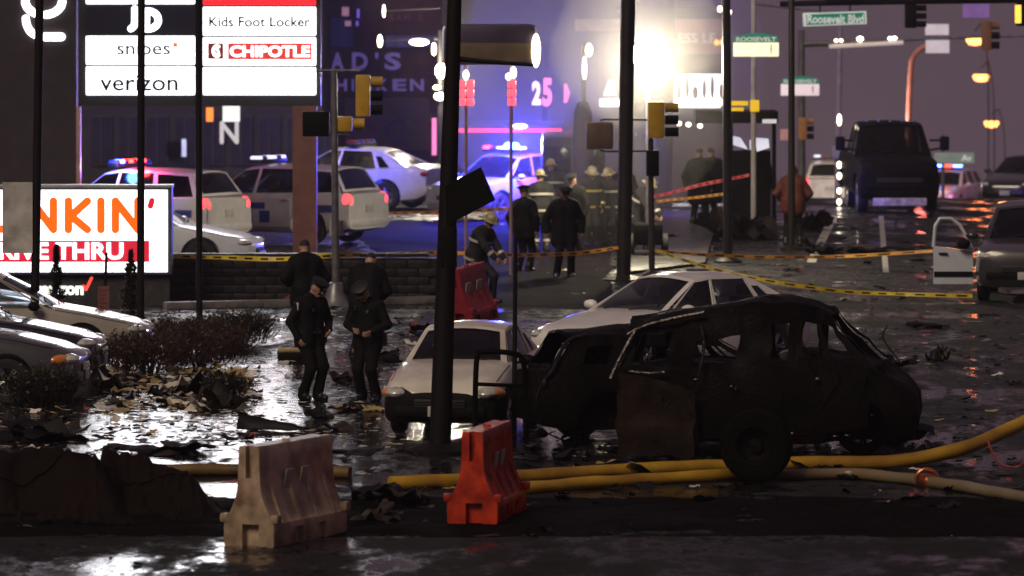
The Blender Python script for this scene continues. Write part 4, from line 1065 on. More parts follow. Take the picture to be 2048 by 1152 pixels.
def stroke(t, nm, pts, w, d, m, dy, th=.01, parent=None):
    mb = MB(); r = PX(w, d) / 2
    for k in range(len(pts) - 1):
        a, b = rel(t, *pts[k], d, dy), rel(t, *pts[k + 1], d, dy); v = (b - a); v.y = 0; an = math.atan2(v.z, v.x)
        poly = [(b.x + r * math.cos(an - math.pi / 2 + math.pi * i / 8), b.z + r * math.sin(an - math.pi / 2 + math.pi * i / 8)) for i in range(9)] + \
               [(a.x + r * math.cos(an + math.pi / 2 + math.pi * i / 8), a.z + r * math.sin(an + math.pi / 2 + math.pi * i / 8)) for i in range(9)]
        y0 = a.y - k * .0006; mb.prism(poly, y0, y0 + th)
    return mb.obj(nm, m, parent or t, 0)
def arc(cx, cy_, rx, ry, a0, a1, n=12): return [(cx + rx * math.cos(R(lerp(a0, a1, i / n))), cy_ - ry * math.sin(R(lerp(a0, a1, i / n)))) for i in range(n + 1)]
stroke(py, 'logo_mark', arc(434, 102, 7, 10, 60, 300), 6, d, E_WHITE, -.062); stroke(py, 'logo_mark', [(434, 97), (438, 106), (433, 111)], 3.5, d, E_WHITE, -.062)
stroke(py, 'logo_mark', [(270, 18), (270, 40)] + arc(258, 44, 12, 14, 0, -70, 6), 13, d, E_WHITE2, -.05)
stroke(py, 'logo_mark', [(293, 22), (293, 58)] + arc(297, 40, 20, 18, -90, 90, 10), 13, d, E_WHITE2, -.05)
# big lit mark on the dark column
stroke(py, 'lit_mark', arc(85, 2, 37, 28, 182, 262, 8), 15, d, E_WHITE2, .30, .05); stroke(py, 'lit_mark', arc(85, 2, 37, 28, 278, 358, 8), 15, d, E_WHITE2, .30, .05)
stroke(py, 'lit_mark', arc(76, 36, 27, 36, 182, 262, 8), 14, d, E_WHITE2, .30, .05); stroke(py, 'lit_mark', [(88, 74), (120, 74)], 16, d, E_WHITE2, .30, .05)

# ---------------------------------------------------------------- drive-through sign
d = 103.0
dk = thing('drive_through_sign', 'wide lit white drive-through sign with orange letters and red band', 'sign', (W(150, 0, d).x, d, 0))
board(dk, 'cabinet', -100, 373, 343, 549, d, mat('cabinet_grey', (.05, .05, .055), .4, .3), .45, .26)
board(dk, 'lit_face', -96, 380, 335, 544, d, E_WHITE, .03, 0)
board(dk, 'cabinet_cap', -104, 370, 345, 375, d, mat('pale_edge', (.45, .45, .45), .4), .5, .24)
board(dk, 'sign_base', -100, 551, 338, 622, d, mat('dark_masonry', (.03, .028, .028), .7, var=.4, vs_=8, bump=.4, bs=20), .3, .30)
M_DKO = mat('bright_orange_face', (.7, .09, .005), .5, emis=.95, ecol=(1, .115, .004)); M_DKR = mat('crimson_face', (.4, .01, .03), .5, emis=.62, ecol=(.80, .018, .045))
for nm, ps in (('N', [(64, 459), (64, 402), (107, 459), (107, 402)]), ('I', [(202, 402), (202, 459)]), ('N2', [(231, 459), (231, 402), (276, 459), (276, 402)]),
               ('K', [(137, 402), (137, 459)]), ('K2', [(175, 402), (142, 432), (175, 459)]), ('U', [(-20, 402), (-20, 440), (-8, 458), (10, 458), (22, 440), (22, 402)]), ('D', [(-75, 402), (-75, 459), (-55, 455), (-45, 430), (-55, 406), (-75, 402)])):
    stroke(dk, 'letter', ps, 16, d, M_DKO, -.03)
stroke(dk, 'apostrophe', [(304, 401), (301, 412)], 12, d, M_DKR, -.03)
board(dk, 'red_band', -80, 481, 299, 524, d, M_DKR, .01, -.022)
words(dk, 'lettering', 'DRIVE THRU', -40, 485, 247, 519, d, E_WHITE, -.036, .028)
words(dk, 'lettering', 'verizon', 62, 566, 166, 591, d, emit('cream_letters', (.95, 1, .85), 1.1), .13, .045)
stroke(dk, 'check_mark', [(166, 573), (171, 580), (182, 557)], 6, d, emit('red_check', (1, .08, .06), .9), .13)
# ---------------------------------------------------------------- block wall
d = 104.4
wl_ = thing('block_wall', 'low dark block wall behind the officers with tape above it', 'wall', (W(620, 0, d).x, d, 0))
M_BLOCK = mat('dark_block', (.009, .008, .009), .5, var=.5, vs_=3, bump=.5, bs=20, rvar=.15)
x0, x1 = W(336, 0, d).x, W(885, 0, d).x
MB().box(((x0 + x1) / 2 - wl_.location.x, .14, .40), (x1 - x0, .20, .80)).obj('core', M_BLOCK, wl_)
bme = MB().box((0, 0, 0), (.39, .06, .142), None, 0, .012).mesh('block'); bme.materials.append(M_BLOCK)
cols = int((x1 - x0) / .40)
for r_ in range(5):
    for c_ in range(cols + (0 if r_ % 2 == 0 else 1)):
        x = x0 + .2 + c_ * .40 - (.2 if r_ % 2 else 0)
        if x < x0 or x > x1 - .1: continue
        o = bpy.data.objects.new('block', bme); C.objects.link(o); o.parent = wl_
        o.location = (x - wl_.location.x, .02 + random.uniform(-.008, .008), .085 + r_ * .152)
for c_ in range(cols // 2):
    o = MB().box((x0 + .4 + c_ * .8 - wl_.location.x, .12, .86), (.79, .30, .06), None, 0, .012).obj('coping_stone', M_BLOCK, wl_)
# ---------------------------------------------------------------- small sign post by the bushes
d = 88.5
t = thing('parking_sign', 'narrow pale red parking notice on a dark post among the bushes', 'sign', (W(205, 0, d).x, d, 0))
MB().tube([(0, 0, 0), rel(t, 213, 505, d)], .022, 8).obj('post', M_POLE, t)
sgn = board(t, 'notice_board', 196, 572, 219, 640, d, mat('pale_red_notice', (.30, .14, .12), .55, var=.3, vs_=20), .01, -.04)
for i in range(7): board(t, 'print_line', 199, 579 + i * 8.4, 216 - (i % 3) * 3, 582 + i * 8.4, d, mat('red_print', (.35, .05, .05), .6), .003, -.048)
board(t, 'lower_notice', 194, 641, 216, 664, d, mat('tan_notice', (.20, .16, .11), .55), .01, -.04)

# ---------------------------------------------------------------- street name signs, mast arms, lamps at right
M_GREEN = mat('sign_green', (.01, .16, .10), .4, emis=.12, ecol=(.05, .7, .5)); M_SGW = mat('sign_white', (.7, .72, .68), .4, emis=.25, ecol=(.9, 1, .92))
d = 138.0
t = thing('mast_arm', 'dark signal mast arm across the top right with a white and green street name sign', 'sign', (W(2100, 0, d).x, d, 0))
MB().tube([rel(t, 1560, 8, d), rel(t, 1800, 2, d), rel(t, 2100, -4, d)], [.07, .09, .12], 10).obj('arm', M_BLACK, t)
MB().tube([(0, 0, 0), rel(t, 2100, -40, d)], [.16, .12], 12).obj('mast', M_BLACK, t)
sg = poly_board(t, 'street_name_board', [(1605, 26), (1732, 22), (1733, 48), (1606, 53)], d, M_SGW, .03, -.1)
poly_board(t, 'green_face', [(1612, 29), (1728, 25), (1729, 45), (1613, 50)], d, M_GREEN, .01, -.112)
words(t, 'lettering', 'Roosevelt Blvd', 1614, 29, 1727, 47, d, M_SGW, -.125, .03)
for x in (1640, 1700): MB().tube([rel(t, x, 8, d), rel(t, x, 26, d)], .02, 6).obj('hanger', M_BLACK, t)
signal_head(t, 'signal_head', 1800, 8, 1842, 56, d, 3, 1, M_BLACK)
signal_head(t, 'signal_head', 2024, 6, 2062, 52, d, 2, 1, M_BLACK, E_AMB)
board(t, 'amber_lens', 2028, 10, 2040, 46, d, E_AMB, .02, -.3, .008)
board(t, 'control_box', 1650, -8, 1718, 4, d, M_BLACK, .15, -.08, .02)
def arched_sign(label, x0, x1, y0, ym, y1, d, px_pole, ybot, ytop, mpole, word, face):
    t = thing('street_name_sign', label, 'sign', (W(px_pole, 0, d).x, d, gz(d)))
    MB().tube([(0, 0, 0), rel(t, px_pole, ytop, d)], [PX(11, d) / 2, PX(9, d) / 2], 10).obj('post', mpole, t)
    h = ym - y0; pts = [(x0, ym), (x1, ym)] + [(lerp(x1, x0, i / 10), ym - h * (.62 + .38 * math.sin(math.pi * i / 10))) for i in range(11)]
    poly_board(t, 'arched_board', pts, d, M_GREEN, .03, -.12)
    board(t, 'white_board', x0 - 2, ym, x1 + 1, y1, d, face, .03, -.13, .01)
    words(t, 'lettering', word, x0 + 4, ym - h * .58, x1 - 4, ym - 2, d, M_SGW, -.135, .03)
    words(t, 'lettering', word[0], lerp(x0, x1, .82), ym + 4, lerp(x0, x1, .87), y1 - 5, d, M_INK, -.15, .0)
    return t
M_WPOLE = mat('white_pole', (.45, .45, .42), .4)
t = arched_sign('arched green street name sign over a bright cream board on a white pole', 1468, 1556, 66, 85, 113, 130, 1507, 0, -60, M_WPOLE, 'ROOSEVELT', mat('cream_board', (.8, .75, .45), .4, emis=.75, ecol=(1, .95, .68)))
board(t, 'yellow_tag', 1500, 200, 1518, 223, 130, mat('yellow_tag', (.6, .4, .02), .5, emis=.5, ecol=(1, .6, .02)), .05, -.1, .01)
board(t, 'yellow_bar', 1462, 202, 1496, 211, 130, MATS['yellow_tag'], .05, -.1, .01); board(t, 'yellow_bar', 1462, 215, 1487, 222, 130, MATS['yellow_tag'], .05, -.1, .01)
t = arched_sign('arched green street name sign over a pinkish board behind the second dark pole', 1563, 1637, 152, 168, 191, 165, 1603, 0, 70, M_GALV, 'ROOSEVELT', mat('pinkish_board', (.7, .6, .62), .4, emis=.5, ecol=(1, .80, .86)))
signal_head(t, 'signal_head', 1590, 235, 1620, 280, 165, 3, 1, mat('orange_backed', (.45, .20, .08), .5))
board(t, 'pink_panel', 1560, 258, 1578, 280, 165, mat('dull_pink', (.4, .2, .2), .5, emis=.15, ecol=(1, .5, .5)), .05, -.1)
d = 170
t = thing('mast_arm', 'pale mast arm with lamps reaching right from a grey pole', 'pole', (W(1603, 0, d).x, d, gz(d)))
MB().tube([(0, 0, 0), rel(t, 1603, 60, d)], [.13, .10], 10).obj('mast', M_GALV, t)
MB().tube([rel(t, 1603, 88, d), rel(t, 1660, 87, d), rel(t, 1850, 77, d), rel(t, 2050, 72, d)], [.10, .08, .05, .03], 8).obj('arm', M_GALV, t)
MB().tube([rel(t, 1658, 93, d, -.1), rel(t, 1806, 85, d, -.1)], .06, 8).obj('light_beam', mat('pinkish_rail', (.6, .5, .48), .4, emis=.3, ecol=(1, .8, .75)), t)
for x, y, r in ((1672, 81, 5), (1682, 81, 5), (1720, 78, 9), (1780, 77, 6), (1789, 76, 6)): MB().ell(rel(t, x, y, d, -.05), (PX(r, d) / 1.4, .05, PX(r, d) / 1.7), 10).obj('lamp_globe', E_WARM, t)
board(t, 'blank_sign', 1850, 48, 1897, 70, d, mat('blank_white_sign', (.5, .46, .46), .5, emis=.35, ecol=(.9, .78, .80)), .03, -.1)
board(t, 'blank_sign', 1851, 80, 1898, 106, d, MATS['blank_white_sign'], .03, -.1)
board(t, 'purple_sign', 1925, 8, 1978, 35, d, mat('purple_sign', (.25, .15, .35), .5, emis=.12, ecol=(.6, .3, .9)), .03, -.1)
signal_head(t, 'signal_head', 1955, 42, 1990, 100, d, 3, 1, mat('dull_orange_backed', (.25, .11, .03), .5))
MB().tube([rel(t, 1700, 30, 175), rel(t, 1512, 8, 175)], .04, 6).obj('upper_arm', M_GALV, t)
d = 185
t = thing('lamp_post', 'straight lavender-lit pole left of the truck', 'pole', (W(1676, 0, d).x, d, gz(d)))
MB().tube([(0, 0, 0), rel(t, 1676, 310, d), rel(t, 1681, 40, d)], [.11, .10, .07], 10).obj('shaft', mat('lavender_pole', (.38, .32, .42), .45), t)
board(t, 'cabinet', 1664, 292, 1690, 318, d, mat('lavender_box', (.35, .32, .5), .5), .2, -.12, .03)
d = 200
t = thing('lamp_post', 'curved pole lit red rising behind the truck', 'street lamp', (W(1815, 0, d).x, d, gz(d)))
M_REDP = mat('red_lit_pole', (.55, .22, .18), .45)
MB().tube(smooth_path([(0, 0, 0), rel(t, 1817, 250, d), rel(t, 1822, 140, d), rel(t, 1828, 112, d), rel(t, 1845, 95, d), rel(t, 1870, 88, d)], 6), .10, 10).obj('shaft', M_REDP, t)
lamp('red_glow', rel(t, 1835, 300, d - 8), 200, (1, .15, .12), .3, t, spec=0)
def sodium(label, px, py, d):
    t = thing('street_lamp', label, 'street lamp', (W(px + 26, 0, d).x, d, gfar(d)), 0, 'orange street lamps beyond the crest')
    top = rel(t, px, py, d)
    MB().tube(smooth_path([(0, 0, 0), (0, 0, top.z * .8), (-.2, 0, top.z + .35), (top.x * .5, 0, top.z + .55), (top.x, 0, top.z + .28)], 6), .022, 8).obj('shaft', mat('hidden_pole', (.008, .007, .008), .8, spec=.1), t)
    MB().lathe([(.001, .10), (.10, .09), (.18, .05), (.24, .02)], 18, 0, Matrix.Translation(top)).obj('lamp_hood', M_POLE, t)
    MB().lathe([(.25, .02), (.34, -.02), (.34, -.08), (.24, -.2), (.001, -.24)], 18, 0, Matrix.Translation(top) @ Matrix.Diagonal((1, 1, 1.2, 1))).obj('bulb', E_ORNG, t)
    lamp('sodium_light', top + Vector((0, -.8, -.4)), 110, (1, .24, .06), .3, t, spec=0)
sodium('highest of the three orange street lamps at right', 1950, 76, 215)
sodium('middle of the three orange street lamps at right', 1962, 150, 235)
sodium('lowest of the three orange street lamps at right', 1983, 243, 260)
d = 182
t = thing('street_name_sign', 'pale green street name sign beside the truck mirror', 'sign', (W(1886, 0, d).x, d, gz(d)))
MB().tube([(0, 0, 0), rel(t, 1886, 270, d)], .05, 8).obj('post', M_GALV, t)
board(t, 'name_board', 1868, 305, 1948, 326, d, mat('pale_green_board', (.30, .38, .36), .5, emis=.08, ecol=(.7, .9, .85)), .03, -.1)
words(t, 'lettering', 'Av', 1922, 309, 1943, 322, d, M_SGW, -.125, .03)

# ---------------------------------------------------------------- shelter / frame by the crowd
d = 134
t = thing('bus_shelter', 'dark bus shelter with pale lit panels behind the crowd', 'shelter', (W(1500, 0, d).x, d, 0))
board(t, 'roof_slab', 1390, 222, 1556, 246, d, M_BLACK, 1.6, .6, .03)
for x in (1462, 1548): MB().tube([rel(t, x, 452, d), rel(t, x, 246, d)], .05, 8).obj('post', M_BLACK, t)
board(t, 'back_wall', 1466, 304, 1546, 440, d, M_BLACK, .06, 1.2)
board(t, 'fascia_light', 1524, 238, 1552, 246, d, emit('dim_white_light', (.8, .78, .82), .4), .05, -.25)
for q in ([(1465, 272), (1482, 276), (1497, 300), (1466, 290)], [(1500, 282), (1506, 278), (1508, 300), (1501, 300)], [(1510, 276), (1538, 278), (1540, 296), (1515, 304)]):
    poly_board(t, 'lit_panel', q, d, emit('pale_lit_panel', (.75, .75, .9), .62), .02, .3)
# ================================================================ buildings behind
def facade(name, label, x0, y0, x1, d, m, depth=9, cat='building'):
    z0 = gz(d); t = thing(name, label, cat, (W((x0 + x1) / 2, 0, d).x, d, z0))
    top = W(0, y0, d).z - z0; w = PX(x1 - x0, d)
    MB().box((0, depth / 2, top / 2 - .2), (w, depth, top + .4)).obj('wall', m, t)
    MB().box((0, depth / 2, top + .12), (w + .3, depth + .3, .22), None, 0, .03).obj('parapet', m, t)
    return t
M_MAROON = mat('maroon_brick', (.055, .018, .028), .7, var=.3, vs_=2)
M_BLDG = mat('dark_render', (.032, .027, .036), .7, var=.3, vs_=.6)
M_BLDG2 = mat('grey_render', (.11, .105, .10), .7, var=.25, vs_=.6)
M_WIN = mat('dark_window', (.012, .012, .016), .15)
M_FR = mat('window_frame', (.05, .045, .05), .5)
def win(t, x0, y0, x1, y1, d, m=None, mull=0):
    f = board(t, 'window', x0, y0, x1, y1, d, M_FR, .10, -.03)
    MB().box((lambda a, b: (a + b) / 2 + Vector((0, -.06, 0)) - t.location)(W(x0 + 2, y1 - 2, d), W(x1 - 2, y0 + 2, d)), (PX(x1 - x0 - 4, d), .06, PX(y1 - y0 - 4, d))).obj('pane', m or M_WIN, f)
    for i in range(mull):
        xm = lerp(x0, x1, (i + 1) / (mull + 1)); a = W(xm, (y0 + y1) / 2, d) + Vector((0, -.10, 0)) - t.location
        MB().box(a, (PX(2.5, d), .05, PX(y1 - y0, d))).obj('mullion', M_FR, f)
# restaurant with maroon front
d = 176.0
t = facade('restaurant', 'maroon fronted chicken restaurant with dim purple letters', 636, -40, 884, d, M_MAROON, 10)
M_PURL = mat('dim_purple_letters', (.22, .17, .42), .5, emis=.10, ecol=(.42, .28, .95))
for ch, xa, xb in (('A', 662, 688), ('D', 704, 736), ("'", 750, 757), ('S', 769, 802)): words(t, 'letter', ch, xa, 105, xb, 140 if ch != "'" else 118, d, M_PURL, -.06, .035)
for ch, xa, xb in (('H', 672, 694), ('I', 704, 708), ('C', 716, 744), ('K', 753, 776), ('E', 785, 813), ('N', 820, 848)): words(t, 'letter', ch, xa, 158, xb, 182, d, M_PURL, -.06, .035)
for ch, xa in (('S', 778), ('A', 793), ('M', 808), ('S', 836)): words(t, 'letter', ch, xa, 28, xa + 11, 42, d, mat('dim_maroon_letters', (.20, .06, .10), .6), -.05, .02)
board(t, 'blue_panel', 662, 36, 706, 94, d, mat('blue_panel', (.03, .04, .14), .5), .05, -.03)
win(t, 770, 70, 880, 96, d, mat('dim_violet_window', (.08, .06, .14), .3), 4)
MU = mat('mural_paint', (.10, .05, .10), .6, col2=(.10, .07, .03), vs_=.9)
mural = board(t, 'mural_panel', 690, 196, 858, 300, d, MU, .05, -.03)
for k, (cx, cy_, rr) in enumerate(((760, 250, 40), (800, 262, 26), (726, 268, 24), (838, 240, 22))):
    stroke(t, 'mural_mark', arc(cx, cy_, rr, rr * .8, 10, 280, 14), 7, d, mat('mural_mark%d' % k, ((.12, .06, .03), (.05, .04, .14), (.12, .03, .06), (.10, .08, .05))[k], .6), -.07)
board(t, 'pink_tube', 864, 236, 873, 310, d, emit('pink_tube', (1, .25, .6), .9), .05, -.12); board(t, 'white_tube', 877, 238, 886, 308, d, emit('white_tube', (.9, .85, .8), .5), .05, -.12)
for (x, y, w_, h) in ((684, 14, 14, 18), (714, 18, 5, 18), (690, 42, 12, 10), (712, 42, 5, 10)): board(t, 'window_glow', x, y, x + w_, y + h, d, emit('dim_glow_%d' % x, ((.5, .25, .3) if w_ > 8 else (.25, .15, .9)), .35), .04, -.08)
# large dark store behind the pylon
d = 168
t = facade('store_building', 'long dark store building behind the tall lit sign', -220, -70, 640, d, M_BLDG, 12)
for x in range(180, 640, 56): win(t, x, 232, x + 44, 330, d, mat('violet_window', (.03, .025, .045), .25), 1)
board(t, 'orange_door_glow', 413, 215, 427, 243, d, emit('orange_glow', (1, .28, .04), .9), .05, -.12)
board(t, 'lit_doorway', 446, 212, 480, 243, d, emit('doorway_glow', (.95, 1, .9), .7), .05, -.12)
stroke(t, 'lit_letter', [(444, 284), (444, 246), (474, 284), (474, 246)], 8, d, emit('dull_white_letter', (.85, .85, .78), .3), -.15)
board(t, 'blue_strip', 364, 278, 373, 313, d, emit('bluish_strip', (.6, .65, 1), .6), .05, -.15)
board(t, 'meter_box', 336, 282, 362, 312, d, M_BLACK, .3, -.2, .03)
words(t, 'letter', '3', -12, 190, 4, 224, d, E_WHITE, -.1, .03)
# hazy grey shops behind the flood
d = 205
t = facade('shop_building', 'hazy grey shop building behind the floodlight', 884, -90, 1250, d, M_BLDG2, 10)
board(t, 'fascia', 1150, 38, 1250, 62, d, mat('cream_fascia', (.5, .46, .36), .5), .1, -.06)
for x in (1075, 1160, 1205): win(t, x, 90, x + 34, 190, d, mat('grey_window', (.10, .10, .10), .3), 1)
board(t, 'lit_sill', 1200, 198, 1238, 212, d, E_WHITE2, .1, -.14, .02)
poly_board(t, 'lit_panel', [(1207, 190), (1218, 160), (1225, 160), (1232, 190)], d, E_SHOP, .04, -.12)
d = 195
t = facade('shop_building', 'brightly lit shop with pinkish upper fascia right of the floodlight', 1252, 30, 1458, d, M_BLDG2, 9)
board(t, 'pink_fascia', 1330, 38, 1450, 108, d, mat('pink_fascia', (.40, .20, .20), .5), .1, -.06)
words(t, 'lettering', 'RESS LE', 1338, 66, 1432, 86, d, mat('pale_pink_letters', (.65, .52, .48), .5), -.14, .02)
win(t, 1340, 146, 1452, 212, d, E_SHOP, 0)
for k, (xa, ya, xb) in enumerate(((1352, 168, 1362), (1370, 150, 1378), (1384, 172, 1396), (1404, 158, 1412), (1420, 150, 1428), (1438, 166, 1446))):
    MB().ell(rel(t, (xa + xb) / 2, (ya + 200) / 2, d, -.25), (PX(xb - xa, d) / 2, .1, PX(200 - ya, d) / 2), 10).obj('display', mat('display%d' % (k % 2), ((.45, .35, .36), (.25, .24, .25))[k % 2], .6), t)
board(t, 'lit_counter', 1345, 198, 1440, 214, d, E_WHITE2, .1, -.25, .02)
for x, y in ((1342, 249), (1358, 247), (1377, 249), (1400, 252)): MB().ell(rel(t, x, y, 170), (.07, .05, .06), 10).obj('string_bulb', E_WARM, t)
board(t, 'fascia_light', 1310, 200, 1346, 210, 190, E_WHITE2, .1, 0, .02)
for x, y in ((1433, 85), (1444, 85), (1440, 18), (1458, 24)): MB().ell(rel(t, x, y, 190), (.08, .05, .10), 10).obj('bulb', E_WARM if y < 50 else E_AMB, t)
# gas station: rounded cabinet sign, red canopy edge, price number
d = 113
t = thing('cabinet_sign', 'rounded unlit cabinet sign with tan lower half above the police car', 'sign', (W(985, 0, d).x, d, gz(d)))
board(t, 'cabinet', 884, 48, 1074, 130, d, mat('violet_cabinet', (.055, .04, .075), .4), .5, .2, .16)
board(t, 'tan_face', 892, 86, 1066, 122, d, mat('tan_face', (.15, .11, .07), .45), .04, -.08, .01)
for x in (932, 1022): MB().tube([rel(t, x, 550, d), rel(t, x, 130, d)], .035, 8).obj('post', mat('pinkish_post', (.30, .20, .24), .45), t)
MB().ell(rel(t, 1072, 101, d, -.1), (.09, .06, .34), 12).obj('edge_lamp', E_WARM, t)
for x, y, h in ((932, 150, 20), (1017, 153, 14), (1027, 145, 24)): MB().ell(rel(t, x, y, d, -.12), (.06, .05, PX(h, d) / 2), 10).obj('post_lamp', E_WARM, t)
for x in (918, 934, 1015, 1027):
    for k in range(3): board(t, 'red_lamp', x, 160 + k * 18, x + (14 if x != 1027 else 5), 175 + k * 18, d, E_RED2, .06, -.12, .02)
d = 166
t = thing('canopy', 'station canopy edge lined with small red lights behind the police car', 'canopy', (W(1020, 0, d).x, d, gz(d)))
MB().box(rel(t, 1010, 258, d, 2.0), (PX(240, d), 4, PX(18, d)), None, 0, .05).obj('canopy_roof', mat('canopy_grey', (.10, .09, .12), .5), t)
for x in (915, 1110): MB().box(rel(t, x, 360, d, 2.0) , (.3, .3, PX(190, d)), None, 0, .02).obj('canopy_column', M_BLDG2, t)
for k in range(34): MB().box(rel(t, 916 + k * 6.2, 261, d, -.05), (PX(4.4, d), .06, PX(7, d)), None, 0, .01).obj('red_light', E_RED2, t)
MB().ell(rel(t, 1040, 252, d, -.2), (.22, .1, .07), 12).obj('white_lamp', E_WHITE2, t)
d = 172
t = thing('price_sign', 'glowing pink price sign with a 25 on a post', 'sign', (W(1088, 0, d).x, d, gz(d)))
MB().tube([rel(t, 1090, 470, d), rel(t, 1090, 215, d)], .08, 8).obj('post', M_POLE, t)
poly_board(t, 'sign_board', [(1062, 160), (1106, 150), (1104, 216), (1064, 214)], d, mat('violet_board', (.05, .03, .08), .5), .1, 0)
words(t, 'lettering', '2', 1064, 162, 1082, 210, d, emit('white_pink_digits', (1, .72, .88), 1.3), -.06, .05); words(t, 'lettering', '5', 1085, 156, 1104, 213, d, E_PINK, -.06, .05)
poly_board(t, 'side_lamp', [(1128, 168), (1133, 168), (1140, 186), (1134, 205), (1128, 206)], d, E_PINK, .05, 0)
# dark banner post and small lamp post
d = 128
t = thing('lamp_post', 'small post with two white lamps and a dark bag over its base', 'street lamp', (W(1166, 0, d).x, d, 0))
MB().tube([(0, 0, 0), rel(t, 1168, 90, d)], .05, 8).obj('shaft', mat('violet_post', (.05, .04, .07), .5), t)
MB().ell(rel(t, 1178, 100, d, -.1), (.08, .06, .15), 12).obj('lamp_globe', E_WARM, t); MB().ell(rel(t, 1169, 136, d, -.1), (.05, .05, .26), 12).obj('lamp_globe', E_WARM, t)
MB().tube([rel(t, 1178, 92, d), rel(t, 1168, 90, d)], .02, 6).obj('lamp_arm', M_BLACK, t)
MB().lathe([(.001, 0), (.12, -.05), (.20, -.25), (.24, -.9), (.22, -2.2)], 16, 0, Matrix.Translation(rel(t, 1166, 200, d))).obj('cover', mat('violet_cover', (.05, .035, .10), .7, bump=.4, bs=6), t)
t = thing('van', 'tall dark van standing behind the group of officers', 'van', (W(1148, 0, 134).x, 134, 0))
# ---------------------------------------------------------------- that van, seen from behind
MB().box((0, 2.2, 1.25), (1.5, 4.4, 1.9), None, 0, .14).obj('body', mat('violet_dark_paint', (.035, .028, .06), .3, coat=.6), t)
for s in (-1, 1):
    MB().box((s * .36, -.012, 1.65), (.56, .03, .6), None, 0, .05).obj('rear_window', M_WIN, t)
    add_wheel(t, s * .66, .9, .34, turn=R(90)); add_wheel(t, s * .66, 3.4, .34, turn=R(90))
    MB().box((s * .66, -.02, .95), (.1, .05, .3), None, 0, .02).obj('taillight', M_REDL, t)
MB().box((0, -.06, .42), (1.5, .16, .16), None, 0, .04).obj('bumper', M_BLACK, t)

# ================================================================ people
NAVY = (M_SKIN, M_NAVY, M_NAVYT, M_BOOT)
OG = 'officers looking down at the debris'
def patch_on(r, off, size, m=M_BADGE):
    t, sh, RL = r
    MB().box(sh + RL @ Vector(off), size, RL, 0, .008).obj('uniform_patch', m, t)
r = person('officer in dark uniform and peaked cap turned right, head bowed, left of the front pair', 620, 800, R(38), 1.78, .06, .45, R(20), ((-.09, .04), (.10, -.05)), ((-.25, -.06, .90), (.22, -.16, 1.0)), 1.18, .10, NAVY, 'cap', .014, group=OG)
patch_on(r, (-.262, -.01, -.07), (.02, .09, .11)); patch_on(r, (-.06, -.155, -.12), (.05, .012, .05), M_CHROME)
r = person('officer in peaked cap facing the camera with bowed head, right of the front pair', 737, 803, R(-22), 1.76, .10, .6, R(-8), ((-.11, .02), (.11, .03)), ((-.14, -.24, 1.05), (.16, -.22, 1.02)), 1.18, .10, (M_SKIN, M_NAVY, M_NAVYT, M_BOOT), 'cap', .014, group=OG)
patch_on(r, (.06, -.15, -.10), (.045, .012, .05), M_CHROME)
person('broad officer in a black coat and knit cap, back turned, left of the rear pair', 613, 702, R(205), 1.84, .12, .35, R(-25), ((-.13, 0), (.13, .03)), ((-.20, -.22, 1.05), (.22, -.2, 1.05)), 1.42, .16, NAVY, 'beanie', .016, group=OG)
person('broad officer in a black coat bending his head, right of the rear pair', 730, 722, R(165), 1.80, .34, .55, 0, ((-.14, 0), (.17, .04)), ((-.18, -.36, .98), (.18, -.36, .98)), 1.5, .16, NAVY, None, .016, group=OG)
FG = 'emergency workers in the blue light'
FM = (M_SKIN, M_TURN, M_TURN, M_BOOT)
person('firefighter in helmet stooping beside the red barricade', 960, 606, R(55), 1.80, .36, .25, 0, ((-.15, .05), (.15, -.16)), ((-.12, -.52, .72), (.16, -.50, .70)), 1.35, .20, FM, 'helmet', .018, pel=(0, .08, .86), bands=M_BAND)
person('officer in a cap standing left of the blue lit group', 1048, 545, R(150), 1.78, .05, .1, R(60), ((-.12, 0), (.12, .03)), ((-.3, -.02, .88), (.3, -.02, .88)), 1.35, .14, NAVY, 'cap', .02, group=FG)
person('tall broad officer in the centre of the blue lit group', 1128, 556, R(10), 1.86, .06, .25, 0, ((-.14, 0), (.14, .03)), ((-.34, -.04, .9), (.34, -.04, .9)), 1.5, .2, (M_SKIN2, M_NAVY, M_NAVYT, M_BOOT), 'cap', .02, group=FG)
person('firefighter in helmet behind the blue lit group', 1105, 478, R(200), 1.82, .1, .1, 0, hat='helmet', bulk=1.4, coat=.2, mats=FM, vox=.022, group=FG, bands=M_BAND)
person('firefighter facing away at the left of the blue lit group', 1082, 505, R(190), 1.80, .1, .1, 0, hat='helmet', bulk=1.4, coat=.2, mats=FM, vox=.022, group=FG, bands=M_BAND)
person('officer in dark coat tucked behind the tall officer of the blue lit group', 1152, 512, R(-40), 1.80, .1, .2, 0, hat='cap', bulk=1.45, coat=.2, mats=NAVY, vox=.022, group=FG)
person('dark figure between the blue lit group and the thick pole', 1246, 478, R(180), 1.78, .1, .2, 0, hat='beanie', bulk=1.45, coat=.2, mats=NAVY, vox=.022, group=FG)
person('firefighter with striped trousers left of the pair near the thick pole', 1180, 492, R(20), 1.78, .08, .2, 0, hat='helmet', bulk=1.3, coat=.2, mats=FM, vox=.022, bands=M_YBAND, group=FG)
person('firefighter in dark gear right of the pair near the thick pole', 1222, 490, R(-30), 1.74, .1, .2, 0, hat='helmet', bulk=1.35, coat=.2, mats=FM, vox=.022, bands=M_BAND, group=FG)
person('firefighter bending behind the thick pole', 1276, 505, R(60), 1.78, .5, .2, 0, ((-.15, .1), (.15, -.12)), ((-.1, -.5, .75), (.15, -.5, .75)), 1.4, .2, FM, 'helmet', .022, pel=(0, .08, .88), bands=M_BAND, group=FG)
CG = 'dark figures watching near the shelter'
